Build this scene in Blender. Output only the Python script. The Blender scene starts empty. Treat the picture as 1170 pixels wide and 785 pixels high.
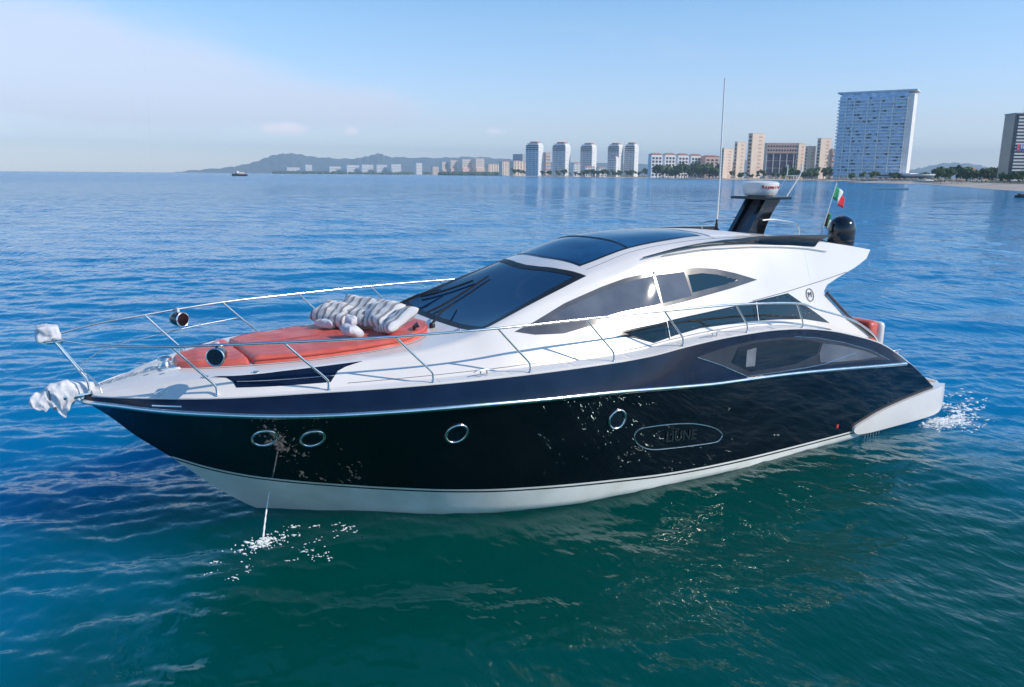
import bpy, bmesh, math, random
import numpy as np
from mathutils import Vector, Matrix
from mathutils.geometry import delaunay_2d_cdt
random.seed(7)
RNG = np.random.default_rng(11)

# ------------------------------------------------------------------ scene, camera, light
scene = bpy.context.scene
COL = scene.collection
# world axes: x runs aft along the yacht from its bow, y to starboard, z up, metres, water at z = 0
CAM_LOC = (-0.3172, -10.8746, 4.8015)
yaw, pitch, roll = 0.5498, -0.2128, 0.0079
cd = bpy.data.cameras.new('camera'); cam = bpy.data.objects.new('camera', cd); COL.objects.link(cam)
fw = Vector((math.sin(yaw)*math.cos(pitch), math.cos(yaw)*math.cos(pitch), math.sin(pitch)))
rt = Vector((math.cos(yaw), -math.sin(yaw), 0)); up = rt.cross(fw)
r2 = rt*math.cos(roll) + up*math.sin(roll); u2 = -rt*math.sin(roll) + up*math.cos(roll)
M = Matrix(((r2.x, u2.x, -fw.x), (r2.y, u2.y, -fw.y), (r2.z, u2.z, -fw.z))).to_4x4()
M.translation = Vector(CAM_LOC); cam.matrix_world = M
cd.sensor_fit = 'HORIZONTAL'; cd.sensor_width = 36.0; cd.lens = 892.457/1170*36.0
cd.clip_start = .1; cd.clip_end = 40000
scene.camera = cam
SUN = Vector((.54, -.61, .60)).normalized()
sun = bpy.data.lights.new('sun', 'SUN'); sun.energy = 2.6; sun.angle = math.radians(.53); sun.color = (1, .905, .79)
so = bpy.data.objects.new('sun', sun); COL.objects.link(so); so.rotation_euler = (-SUN).to_track_quat('-Z', 'Y').to_euler()
world = bpy.data.worlds.new('World'); scene.world = world; world.use_nodes = True
wn = world.node_tree.nodes; wl = world.node_tree.links
bg = wn['Background']; bg.inputs['Strength'].default_value = .15
sky = wn.new('ShaderNodeTexSky'); sky.sky_type = 'NISHITA'; sky.sun_disc = False
sky.sun_elevation = math.asin(SUN.z); sky.sun_rotation = math.atan2(SUN.x, SUN.y)
sky.air_density = 1.0; sky.dust_density = .3; sky.ozone_density = 2.0
# thin high cloud laid over the sky in directions of the dome
tc = wn.new('ShaderNodeTexCoord'); sep = wn.new('ShaderNodeSeparateXYZ'); wl.new(tc.outputs['Generated'], sep.inputs[0])
def wmath(op, a, b=None, c=None, clamp=False):
    n = wn.new('ShaderNodeMath'); n.operation = op; n.use_clamp = clamp
    for i, v in enumerate((a, b, c)):
        if v is None: continue
        if isinstance(v, (int, float)): n.inputs[i].default_value = v
        else: wl.new(v, n.inputs[i])
    return n.outputs[0]
def wnoise(vec, scale, detail, rough=.55):
    n = wn.new('ShaderNodeTexNoise'); n.inputs['Scale'].default_value = scale; n.inputs['Detail'].default_value = detail
    n.inputs['Roughness'].default_value = rough; wl.new(vec, n.inputs['Vector']); return n.outputs['Fac']
def wramp(v, a, b):
    n = wn.new('ShaderNodeMapRange'); n.interpolation_type = 'SMOOTHSTEP'; wl.new(v, n.inputs[0])
    n.inputs[1].default_value = a; n.inputs[2].default_value = b; return n.outputs[0]
az = wmath('ARCTAN2', sep.outputs[0], sep.outputs[1]); el = wmath('ARCSINE', sep.outputs[2])
cv = wn.new('ShaderNodeCombineXYZ'); wl.new(az, cv.inputs[0]); wl.new(wmath('MULTIPLY', el, 3.2), cv.inputs[1])
def blob(a0, e0, sa, se):          # a soft bank of cloud round one azimuth and height, roughened by noise
    da = wmath('DIVIDE', wmath('SUBTRACT', az, a0), sa); de = wmath('DIVIDE', wmath('SUBTRACT', el, e0), se)
    return wmath('EXPONENT', wmath('MULTIPLY', wmath('ADD', wmath('MULTIPLY', da, da), wmath('MULTIPLY', de, de)), -1.0))
n1 = wnoise(cv.outputs[0], 3.0, 7); n2 = wnoise(cv.outputs[0], 14.0, 6, .6)
bank = wmath('ADD', wmath('MULTIPLY', blob(.03, .105, .27, .075), 1.0), wmath('MULTIPLY', blob(.34, .075, .24, .028), .55))
veil = wmath('MULTIPLY', wramp(wmath('ADD', bank, wmath('MULTIPLY', wmath('SUBTRACT', n1, .5), 1.7)), .22, .85), .66)
puff = wmath('MULTIPLY', wramp(wmath('ADD', wmath('ADD', blob(.275, .052, .038, .011), wmath('MULTIPLY', blob(.352, .050, .012, .007), .9)),
       wmath('ADD', wmath('MULTIPLY', blob(.53, .052, .02, .007), .7), wmath('MULTIPLY', wmath('SUBTRACT', n2, .5), 1.0))), .42, .85), .8)
wisp = wmath('MULTIPLY', wmath('MULTIPLY', wramp(n1, .55, .75), wramp(n2, .45, .65)), .16)
cf = wmath('ADD', veil, wisp, clamp=True)
tint = wn.new('ShaderNodeMixRGB'); tint.blend_type = 'MULTIPLY'; tint.inputs[0].default_value = 1; 
tr_ = wn.new('ShaderNodeValToRGB'); wl.new(wmath('DIVIDE', el, .6, clamp=True), tr_.inputs[0]); e_ = tr_.color_ramp.elements
e_[0].position = 0.0; e_[0].color = (.86, .91, 1.13, 1); e_[1].position = .8; e_[1].color = (.22, .56, .80, 1)
for p_, c_ in ((.10, (.72, .70, .84, 1)), (.30, (.62, .73, .83, 1)), (.5, (.36, .68, .82, 1))): q_ = e_.new(p_); q_.color = c_
wl.new(tr_.outputs[0], tint.inputs[2])
wl.new(sky.outputs[0], tint.inputs[1])
mix = wn.new('ShaderNodeMixRGB'); wl.new(cf, mix.inputs[0]); wl.new(tint.outputs[0], mix.inputs[1]); mix.inputs[2].default_value = (3.75, 3.9, 4.6, 1)
mix2 = wn.new('ShaderNodeMixRGB'); wl.new(puff, mix2.inputs[0]); wl.new(mix.outputs[0], mix2.inputs[1]); mix2.inputs[2].default_value = (5.6, 5.2, 5.6, 1)
wl.new(mix2.outputs[0], bg.inputs['Color'])
vs = scene.view_settings
vs.view_transform = 'Standard'; vs.look = 'None'; vs.exposure = 0.62; vs.gamma = 1; vs.use_curve_mapping = False

# ------------------------------------------------------------------ helpers
def mat(name, color, rough=.5, metal=0., coat=0., ior=1.5, spec=None, **k):
    m = bpy.data.materials.new(name); m.use_nodes = True; b = m.node_tree.nodes['Principled BSDF']
    b.inputs['Base Color'].default_value = (*color, 1); b.inputs['Roughness'].default_value = rough
    b.inputs['Metallic'].default_value = metal; b.inputs['IOR'].default_value = ior; b.inputs['Coat Weight'].default_value = coat
    b.inputs['Coat Roughness'].default_value = .03
    return m
def see_through(name, tint, rough=.01, ior=2.0, film=None):       # thin tinted pane: clear from both sides, with a mirror-like surface
    m = bpy.data.materials.new(name); m.use_nodes = True; nt = m.node_tree; N = nt.nodes; L = nt.links; N.clear()
    o = N.new('ShaderNodeOutputMaterial'); t = N.new('ShaderNodeBsdfTransparent'); g = N.new('ShaderNodeBsdfGlossy'); f = N.new('ShaderNodeFresnel'); mx = N.new('ShaderNodeMixShader')
    t.inputs[0].default_value = (*tint, 1); g.inputs['Roughness'].default_value = rough; f.inputs['IOR'].default_value = ior
    n = N.new('ShaderNodeTexNoise'); n.inputs['Scale'].default_value = 1.2; bp = N.new('ShaderNodeBump'); bp.inputs['Distance'].default_value = .004
    tc_ = N.new('ShaderNodeTexCoord'); L.new(tc_.outputs['Object'], n.inputs['Vector']); L.new(n.outputs['Fac'], bp.inputs['Height']); L.new(bp.outputs[0], g.inputs['Normal'])
    src = t.outputs[0]
    if film:                                    # even diffuse colour mixed into the pane
        d_ = N.new('ShaderNodeBsdfDiffuse'); d_.inputs[0].default_value = (*film, 1); m2 = N.new('ShaderNodeMixShader'); m2.inputs[0].default_value = .55
        L.new(t.outputs[0], m2.inputs[1]); L.new(d_.outputs[0], m2.inputs[2]); src = m2.outputs[0]
    L.new(f.outputs[0], mx.inputs[0]); L.new(src, mx.inputs[1]); L.new(g.outputs[0], mx.inputs[2]); L.new(mx.outputs[0], o.inputs[0]); return m
def noisy(m, c1, c2, scale=4., detail=5, rr=None, bump=0., bscale=None, coord='Object', stretch=None):
    nt = m.node_tree; N = nt.nodes; L = nt.links; b = N['Principled BSDF']
    t = N.new('ShaderNodeTexCoord'); src = t.outputs[coord]
    if stretch:
        mp = N.new('ShaderNodeMapping'); mp.inputs['Scale'].default_value = stretch; L.new(src, mp.inputs[0]); src = mp.outputs[0]
    n = N.new('ShaderNodeTexNoise'); n.inputs['Scale'].default_value = scale; n.inputs['Detail'].default_value = detail; L.new(src, n.inputs['Vector'])
    r = N.new('ShaderNodeValToRGB'); r.color_ramp.elements[0].position = .35; r.color_ramp.elements[1].position = .68
    r.color_ramp.elements[0].color = (*c1, 1); r.color_ramp.elements[1].color = (*c2, 1)
    L.new(n.outputs['Fac'], r.inputs[0]); L.new(r.outputs[0], b.inputs['Base Color'])
    if rr:
        q = N.new('ShaderNodeMapRange'); q.inputs[3].default_value = rr[0]; q.inputs[4].default_value = rr[1]
        L.new(n.outputs['Fac'], q.inputs[0]); L.new(q.outputs[0], b.inputs['Roughness'])
    if bump:
        n2 = N.new('ShaderNodeTexNoise'); n2.inputs['Scale'].default_value = bscale or scale*4; n2.inputs['Detail'].default_value = 4; L.new(src, n2.inputs['Vector'])
        bp = N.new('ShaderNodeBump'); bp.inputs['Strength'].default_value = 1; bp.inputs['Distance'].default_value = bump
        L.new(n2.outputs['Fac'], bp.inputs['Height']); L.new(bp.outputs[0], b.inputs['Normal'])
    return m
def link(name, me, m=None, parent=None, smooth=30):
    o = bpy.data.objects.new(name, me); COL.objects.link(o)
    if m is not None and not me.materials: me.materials.append(m)
    if parent is not None: o.parent = parent
    if smooth:
        me.polygons.foreach_set('use_smooth', [True]*len(me.polygons))
        if smooth < 180: me.set_sharp_from_angle(angle=math.radians(smooth))
    return o
def mk(name, V, F, m=None, parent=None, smooth=30):
    me = bpy.data.meshes.new(name); me.from_pydata([tuple(map(float, v)) for v in V], [], F); me.update()
    bm = bmesh.new(); bm.from_mesh(me); bmesh.ops.recalc_face_normals(bm, faces=bm.faces); bm.to_mesh(me); bm.free()
    return link(name, me, m, parent, smooth)
def thing(name, label, cat, loc=(0, 0, 0), rotz=0, group=None):
    o = bpy.data.objects.new(name, None); COL.objects.link(o); o.location = loc; o.rotation_euler = (0, 0, rotz)
    o.empty_display_size = .2; o['label'] = label; o['category'] = cat
    if group: o['group'] = group
    return o
def tag(o, label, cat, group=None, kind=None):
    o['label'] = label; o['category'] = cat
    if group: o['group'] = group
    if kind: o['kind'] = kind
    return o
def struct(o): o['kind'] = 'structure'; return o
def bbox(bm, x0, x1, y0, y1, z0, z1):
    vs_ = [bm.verts.new(c) for c in ((x0,y0,z0),(x1,y0,z0),(x1,y1,z0),(x0,y1,z0),(x0,y0,z1),(x1,y0,z1),(x1,y1,z1),(x0,y1,z1))]
    for f in ((3,2,1,0),(4,5,6,7),(0,1,5,4),(1,2,6,5),(2,3,7,6),(3,0,4,7)): bm.faces.new([vs_[i] for i in f])
def frombm(name, bm, m, parent=None, smooth=30):
    me = bpy.data.meshes.new(name); bm.to_mesh(me); bm.free(); return link(name, me, m, parent, smooth)
def box(name, x0, x1, y0, y1, z0, z1, m, parent=None, bevel=0., seg=2):
    bm = bmesh.new(); bbox(bm, x0, x1, y0, y1, z0, z1)
    if bevel: bmesh.ops.bevel(bm, geom=list(bm.edges), offset=bevel, segments=seg, affect='EDGES', profile=.5)
    return frombm(name, bm, m, parent)
def catmull(P, n=6, closed=False):
    P = [Vector(p) for p in P]; out = []; N = len(P)
    rng = range(N if closed else N-1)
    for i in rng:
        if closed: a, b, c, d = P[(i-1) % N], P[i], P[(i+1) % N], P[(i+2) % N]
        else: a, b, c, d = P[max(i-1, 0)], P[i], P[i+1], P[min(i+2, N-1)]
        for k in range(n):
            t = k/n
            out.append(.5*((2*b) + (c-a)*t + (2*a-5*b+4*c-d)*t*t + (-a+3*b-3*c+d)*t**3))
    if not closed: out.append(P[-1])
    return out
def tube(name, P, r, m, parent=None, n=8, closed=False, cap=True):
    P = [Vector(p) for p in P]; N = len(P); V = []; F = []
    R = r if isinstance(r, (list, tuple)) else [r]*N
    nrm = None
    for i in range(N):
        if closed: t = (P[(i+1) % N]-P[i-1]).normalized()
        else: t = (P[min(i+1, N-1)]-P[max(i-1, 0)]).normalized()
        if nrm is None:
            nrm = t.orthogonal().normalized()
            if abs(t.z) < .9: nrm = (Vector((0,0,1)) - t*t.z).normalized()
        nrm = (nrm - t*nrm.dot(t)).normalized(); bn = t.cross(nrm)
        for k in range(n):
            a = 2*math.pi*k/n; V.append(P[i] + (nrm*math.cos(a)+bn*math.sin(a))*R[i])
    for i in range(N if closed else N-1):
        j = (i+1) % N
        for k in range(n): F.append((i*n+k, i*n+(k+1) % n, j*n+(k+1) % n, j*n+k))
    if cap and not closed: F += [tuple(range(n)), tuple(range((N-1)*n, N*n))]
    return mk(name, V, F, m, parent, 50)
def lathe(name, prof, m, parent=None, loc=(0,0,0), n=28, axis='Z'):
    V = []; F = []; A = len(prof)
    for r, z in prof:
        for k in range(n):
            a = 2*math.pi*k/n; c = (r*math.cos(a), r*math.sin(a), z)
            if axis == 'Y': c = (c[0], c[2], c[1])
            if axis == 'X': c = (c[2], c[0], c[1])
            V.append((c[0]+loc[0], c[1]+loc[1], c[2]+loc[2]))
    for i in range(A-1):
        for k in range(n): F.append((i*n+k, i*n+(k+1) % n, (i+1)*n+(k+1) % n, (i+1)*n+k))
    if prof[0][0] > 1e-4: F.append(tuple(range(n)))
    if prof[-1][0] > 1e-4: F.append(tuple(range((A-1)*n, A*n)))
    o = mk(name, V, F, m, parent, 35)
    return o
def loft(name, rows, m, parent=None, smooth=30, capends=False):
    V = [p for r in rows for p in r]; n = len(rows[0]); F = []
    for i in range(len(rows)-1):
        for k in range(n-1): F.append((i*n+k, i*n+k+1, (i+1)*n+k+1, (i+1)*n+k))
    if capends: F += [tuple(range(n)), tuple(range((len(rows)-1)*n, len(rows)*n))]
    return mk(name, V, F, m, parent, smooth)
def ray_dir(): return None
def patch(name, poly, surf, m, parent=None, res=.09, off=.005, depth=.012, sm=0, smooth=30, holes=()):
    """closed sheet of given thickness lying on a curved surface: poly is its outline in the surface's two parameters"""
    P = [Vector((p[0], p[1])) for p in poly]
    if sm: P = [v.to_2d() for v in catmull([(p.x, p.y, 0) for p in P], sm, True)]
    B = []
    for i in range(len(P)):
        a, b = P[i], P[(i+1) % len(P)]; k = max(1, int((b-a).length/res))
        for j in range(k): B.append(a + (b-a)*j/k)
    n = len(B); xs = [p.x for p in B]; ys = [p.y for p in B]; I = []
    def inside(x, y):
        c = False
        for i in range(n):
            x1, y1 = B[i]; x2, y2 = B[i-1]
            if (y1 > y) != (y2 > y) and x < (x2-x1)*(y-y1)/(y2-y1)+x1: c = not c
        return c
    def dist(x, y): return min((x-b.x)**2+(y-b.y)**2 for b in B)
    gx = np.arange(min(xs)+res*.5, max(xs), res); gy = np.arange(min(ys)+res*.5, max(ys), res)
    for x in gx:
        for y in gy:
            if inside(x, y) and dist(x, y) > (res*.45)**2: I.append(Vector((x, y)))
    def inpoly(Q, x, y):
        c = False
        for i in range(len(Q)):
            x1, y1 = Q[i]; x2, y2 = Q[i-1]
            if (y1 > y) != (y2 > y) and x < (x2-x1)*(y-y1)/(y2-y1)+x1: c = not c
        return c
    ED = []
    if holes:
        I = [p for p in I if not any(inpoly(Q, p.x, p.y) or min((p-Vector(q)).length for q in Q) < res*.3 for Q in holes)]
        for Q in holes:
            HB = []
            for i in range(len(Q)):
                a, b = Vector(Q[i]), Vector(Q[(i+1) % len(Q)]); k = max(1, int((b-a).length/res))
                for j in range(k): HB.append(a+(b-a)*j/k)
            k0 = n + len(I); I += HB; ED += [(k0+i, k0+(i+1) % len(HB)) for i in range(len(HB))]
    vv, ee, ff, *_ = delaunay_2d_cdt(B+I, ED, [list(range(n))], 1, 1e-6)
    if holes: ff = [f for f in ff if not any(inpoly(Q, sum(vv[i].x for i in f)/len(f), sum(vv[i].y for i in f)/len(f)) for Q in holes)]
    e = 1e-3; T = []; U = []
    for p in vv:
        a = Vector(surf(p.x, p.y)); nx = (Vector(surf(p.x+e, p.y))-Vector(surf(p.x-e, p.y))); ny = (Vector(surf(p.x, p.y+e))-Vector(surf(p.x, p.y-e)))
        nn = nx.cross(ny).normalized(); q = a - Vector((7.5, 0, 1.2))
        if nn.dot(Vector((0, a.y, max(.2, (a.z-1.6))))) < 0: nn = -nn
        T.append(a+nn*off); U.append(a+nn*(off-depth))
    k = len(vv); F = [tuple(f) for f in ff] + [tuple(i+k for i in reversed(f)) for f in ff]
    from collections import Counter
    ec = Counter()
    for f in ff:
        for i in range(len(f)): ec[tuple(sorted((f[i], f[i-1])))] += 1
    F += [(a, b, b+k, a+k) for (a, b), c in ec.items() if c == 1]
    return mk(name, T+U, F, m, parent, smooth)
def copy_tree(o, parent=None):
    c = o.copy(); COL.objects.link(c); c.parent = parent
    for ch in list(o.children): copy_tree(ch, c)
    return c
def text_mesh(name, s, size, extrude, m, parent, loc, ax, ay, bold=0.):
    cu = bpy.data.curves.new(name, 'FONT'); cu.body = s; cu.size = size; cu.extrude = extrude; cu.align_x = 'CENTER'; cu.align_y = 'CENTER'; cu.offset = bold
    t = bpy.data.objects.new(name+'_src', cu); COL.objects.link(t); bpy.context.view_layer.update()
    me = bpy.data.meshes.new_from_object(t.evaluated_get(bpy.context.evaluated_depsgraph_get())); bpy.data.objects.remove(t)
    X = Vector(ax).normalized(); Y = Vector(ay).normalized(); Z = X.cross(Y)
    for v in me.vertices: v.co = Vector(loc) + X*v.co.x + Y*v.co.y + Z*v.co.z
    me.name = name; me.materials.clear()
    return link(name, me, m, parent, 0)
# ------------------------------------------------------------------ shapes of the yacht, as functions
def pchip(xs, ys):
    xs = np.array(xs, float); ys = np.array(ys, float)
    h = np.diff(xs); d = np.diff(ys) / h
    m = np.zeros(len(xs)); m[0] = d[0]; m[-1] = d[-1]
    for i in range(1, len(xs) - 1):
        if d[i-1] * d[i] > 0:
            w1 = 2*h[i] + h[i-1]; w2 = h[i] + 2*h[i-1]
            m[i] = (w1 + w2) / (w1/d[i-1] + w2/d[i])
    def f(x):
        x = min(max(x, xs[0]), xs[-1]); i = min(int(np.searchsorted(xs, x, 'right')) - 1, len(h) - 1)
        t = (x - xs[i]) / h[i]
        return float((1+2*t)*(1-t)**2*ys[i] + t*(1-t)**2*h[i]*m[i] + t*t*(3-2*t)*ys[i+1] + t*t*(t-1)*h[i]*m[i+1])
    return f
# deck edge, rub rail, waterline and stem of the hull (x aft from the bow, y half breadth, z above water)
def Yd(x):
    x = max(x, 0.0)
    return max(0, 1 - (1 - min(x, 6.7)/6.7)**2.4)**.75 * 2.33 - max(0, x - 11.5)**2 * .010
Zd = pchip([0,.5,1.4,2.6,4,6.7,7.35,8.04,9,9.8,10.4,10.85,11.5,12.2,12.95,13.83,14.6,15.1],
           [2.07,2.10,2.12,2.16,2.165,2.165,2.185,2.25,2.31,2.325,2.30,2.26,2.16,2.0,1.79,1.39,.95,.62])
Zr0 = pchip([0,.27,.72,1.41,2.05,3.26,4.2,5.41,6.47,7.68,8.74,10.33,11.54,13.88,15.1],
            [1.99,2.0,1.975,1.94,1.91,1.89,1.875,1.83,1.78,1.68,1.60,1.54,1.47,1.29,1.2])
def Zr(x): return min(Zr0(x), Zd(x) - .02)
def Yr(x): return Yd(x) + .05*min(1, x/1.0) + .08*max(0, min(1, (x-.5)/2))*max(0, min(1, (9.2-x)/2.5))
Yw0 = pchip([2.17,2.86,3.59,4.39,5.22,6.16,7.22,8.4,9.65,12.3,15.1],[0,.42,.9,1.42,1.82,2.08,2.23,2.31,2.34,2.31,2.2])
Zs = pchip([0,.29,.57,.84,1.0,1.32,1.69,2.04,2.17,2.8,3.8],[2.0,1.74,1.43,1.18,1.03,.70,.35,.08,0,-.35,-.6])
def hull_y(x, z):
    if x < 2.17: zb, yb = Zs(x), 0.
    else: zb, yb = 0., Yw0(x)
    zr, yr = Zr(x), Yr(x)
    if z <= zb and x >= 2.17:
        k = Zs(x) if x < 3.8 else -.6
        t = max(0, (z - k)/(0 - k)); return yb * t**.6
    t = min(1.2, max(0, (z - zb)/max(1e-3, zr - zb)))
    p = 1.12 - .3*min(1, x/9.)
    return yb + (yr - yb) * t**p
# superstructure: shoulder line (ye, ze), crown (zc), foot of the side (yb)
Ye = pchip([.2,1.0,1.5,2.1,3,4,5.1,7,9,11,12.5,13.9],[.12,.72,1.02,1.25,1.36,1.42,1.46,1.31,1.34,1.42,1.48,1.5])
Ze = pchip([.2,1.0,2.1,3,4,4.7,5.1,5.7,6.35,6.9,7.2,8.0,8.8,9.5,10.5,11.2,12.2,13,13.9],
           [2.11,2.26,2.37,2.405,2.455,2.56,2.70,2.90,3.10,3.27,3.34,3.54,3.63,3.68,3.70,3.70,3.62,3.52,3.38])
Zc = pchip([.2,1.0,2.1,3,4,4.7,4.95,6.6,7.2,7.8,8.5,9.3,10.4,11.7,12.8,13.9],
           [2.13,2.30,2.385,2.41,2.465,2.55,2.60,3.34,3.55,3.72,3.81,3.845,3.81,3.72,3.60,3.42])
def Yb(x): return max(Yd(x) - .06 - .28*max(0, min(1, (x-1.5)/4.0)), .02)
def side_y(x, z):
    zb = Zd(min(x, 11.0)) + .02; ze = Ze(x)
    if x > 11.0: zb = 2.27 - (x-11.0)*.25
    t = min(1.1, max(-.1, (z - zb)/max(.05, ze - zb)))
    yb = Yb(min(x, 12.0)); ye = Ye(x)
    return yb + (ye - yb)*t + .10*t*(1-t)*min(1, max(0, (x-3.)/3.))
def top_z(x, y):
    ye = Ye(x); t = min(1., abs(y)/ye)
    return Zc(x) + (Ze(x) - Zc(x)) * t**2.8
# ------------------------------------------------------------------ sea
NW = 130
_lam = np.exp(RNG.uniform(np.log(.19), np.log(9.0), NW)); _lam.sort()
_dir = math.radians(62) + RNG.normal(0, .55, NW)
_dir[_lam > 3] = math.radians(62) + RNG.normal(0, .28, int((_lam > 3).sum()))
_k = 2*np.pi/_lam; _amp = .0036*_lam * RNG.uniform(.5, 1.3, NW)*np.where(_lam > 2.5, .55, 1.0)*np.where(_lam < .8, 1.25, 1.0)
_ph = RNG.uniform(0, 2*np.pi, NW)
def wave(x, y, space):
    x = np.asarray(x, float); y = np.asarray(y, float); z = np.zeros_like(x)
    patchy = .75 + .45*np.sin(x*.21+y*.13+1.)*np.sin(y*.17-x*.09+.4)
    for i in range(NW):
        f = np.clip((_lam[i]/space - 2.4)/2.0, 0, 1)
        ph = _k[i]*(x*np.cos(_dir[i])+y*np.sin(_dir[i])) + _ph[i] + .5*np.sin(x*.3+y*.23+i)
        s = np.sin(ph); z += _amp[i]*f*(s + .18*np.cos(2*ph))*(patchy if _lam[i] < 2 else 1)
    return z
rad = [0.0, 1.0, 1.8]
r_ = 2.4
while r_ < 45: rad.append(r_); r_ *= 1.0052 if r_ > 5 else 1.012
while r_ < 400: rad.append(r_); r_ *= 1.012
while r_ < 11500: rad.append(r_); r_ *= 1.05
rad = np.array(rad); NA = 1500; CX, CY = 2.0, -7.0
ang = np.arange(NA)*2*np.pi/NA
RR, AA = np.meshgrid(rad[1:], ang, indexing='ij')
X = CX + RR*np.cos(AA); Y = CY + RR*np.sin(AA); SP = np.maximum(RR*2*np.pi/NA, RR*.0052)*np.where(RR > 45, 2.0, 1.0)
Z = wave(X, Y, SP)
V = np.concatenate([[[CX, CY, 0.]], np.stack([X, Y, Z], -1).reshape(-1, 3)])
nr = len(rad)-1
i = np.arange(nr-1)[:, None]; j = np.arange(NA)[None]; jn = (j+1) % NA
Q = np.stack([1+i*NA+j+0*jn, 1+(i+1)*NA+j+0*jn, 1+(i+1)*NA+jn, 1+i*NA+jn], -1).reshape(-1, 4)
T = np.stack([np.zeros(NA, int), 1+np.arange(NA), 1+(np.arange(NA)+1) % NA], -1)
me = bpy.data.meshes.new('sea_water'); me.vertices.add(len(V)); me.vertices.foreach_set('co', V.ravel())
me.loops.add(Q.size+T.size); me.loops.foreach_set('vertex_index', np.concatenate([Q.ravel(), T.ravel()]))
me.polygons.add(len(Q)+len(T))
me.polygons.foreach_set('loop_start', np.concatenate([np.arange(len(Q))*4, Q.size+np.arange(len(T))*3])); me.update(calc_edges=True)
sea_m = mat('sea_water', (0, .05, .06), .02, ior=1.31)
nt = sea_m.node_tree; N = nt.nodes; L = nt.links; b = N['Principled BSDF']
geo = N.new('ShaderNodeNewGeometry')
def nz(scale, detail, rough=.5, stretch=(1, 1, 1), rot=0):
    mp = N.new('ShaderNodeMapping'); mp.inputs['Scale'].default_value = stretch; mp.inputs['Rotation'].default_value = (0, 0, rot); L.new(geo.outputs['Position'], mp.inputs[0])
    n = N.new('ShaderNodeTexNoise'); n.inputs['Scale'].default_value = scale; n.inputs['Detail'].default_value = detail; n.inputs['Roughness'].default_value = rough
    L.new(mp.outputs[0], n.inputs['Vector']); return n.outputs['Fac']
def mth(op, a, b_=None, clamp=False):
    n = N.new('ShaderNodeMath'); n.operation = op; n.use_clamp = clamp
    for i_, v in enumerate((a, b_)):
        if v is None: continue
        if isinstance(v, (int, float)): n.inputs[i_].default_value = v
        else: L.new(v, n.inputs[i_])
    return n.outputs[0]
rp = N.new('ShaderNodeValToRGB'); cr = rp.color_ramp
cr.elements[0].position = .3; cr.elements[0].color = (0.0, .145, .33, 1); cr.elements[1].position = .72; cr.elements[1].color = (0.0, .205, .41, 1)
L.new(nz(.11, 3), rp.inputs[0])
# darker green painted into the water colour where the hull's dark reflection falls
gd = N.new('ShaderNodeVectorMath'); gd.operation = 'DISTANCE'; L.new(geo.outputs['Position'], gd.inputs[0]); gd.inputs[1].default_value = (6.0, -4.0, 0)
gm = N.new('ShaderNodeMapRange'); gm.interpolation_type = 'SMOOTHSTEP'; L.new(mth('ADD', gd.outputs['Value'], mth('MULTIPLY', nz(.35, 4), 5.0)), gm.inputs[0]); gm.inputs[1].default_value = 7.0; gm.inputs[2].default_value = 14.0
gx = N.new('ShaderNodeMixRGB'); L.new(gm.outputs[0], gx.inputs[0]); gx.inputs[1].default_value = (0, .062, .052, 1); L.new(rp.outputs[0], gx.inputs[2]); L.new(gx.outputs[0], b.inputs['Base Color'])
b.inputs['Specular Tint'].default_value = (.20, .85, 1.0, 1)
h1 = nz(6.0, 3, .6, (1.7, 1, 1), math.radians(-62)); h2 = nz(1.6, 3, .55, (2.0, 1, 1), math.radians(-55)); h3 = nz(.22, 4, .6, (2.2, 1, 1), math.radians(-60))
dist = N.new('ShaderNodeVectorMath'); dist.operation = 'DISTANCE'; L.new(geo.outputs['Position'], dist.inputs[0]); dist.inputs[1].default_value = (CX, CY, 0)
far = N.new('ShaderNodeMapRange'); L.new(dist.outputs['Value'], far.inputs[0]); far.inputs[1].default_value = 25; far.inputs[2].default_value = 160
hh = mth('ADD', mth('MULTIPLY', h1, .001), mth('MULTIPLY', mth('MULTIPLY', h2, .20), mth('ADD', .22, far.outputs[0])))
hh = mth('ADD', hh, mth('MULTIPLY', mth('MULTIPLY', h3, 1.2), far.outputs[0]))
bp = N.new('ShaderNodeBump'); bp.inputs['Strength'].default_value = 1.0; bp.inputs['Distance'].default_value = 1.0
L.new(hh, bp.inputs['Height']); L.new(bp.outputs[0], b.inputs['Normal'])
rg = N.new('ShaderNodeMapRange'); L.new(dist.outputs['Value'], rg.inputs[0]); rg.inputs[1].default_value = 15; rg.inputs[2].default_value = 500
rg.inputs[3].default_value = .02; rg.inputs[4].default_value = .16; L.new(rg.outputs[0], b.inputs['Roughness'])
b.subsurface_method = 'BURLEY' if hasattr(b, 'subsurface_method') else None
b.inputs['Subsurface Weight'].default_value = 1.0; b.inputs['Subsurface Radius'].default_value = (.8, 1.6, 2.4); b.inputs['Subsurface Scale'].default_value = 4.0
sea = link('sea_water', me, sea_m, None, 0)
me.polygons.foreach_set('use_smooth', [True]*len(me.polygons)); struct(sea)
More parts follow.
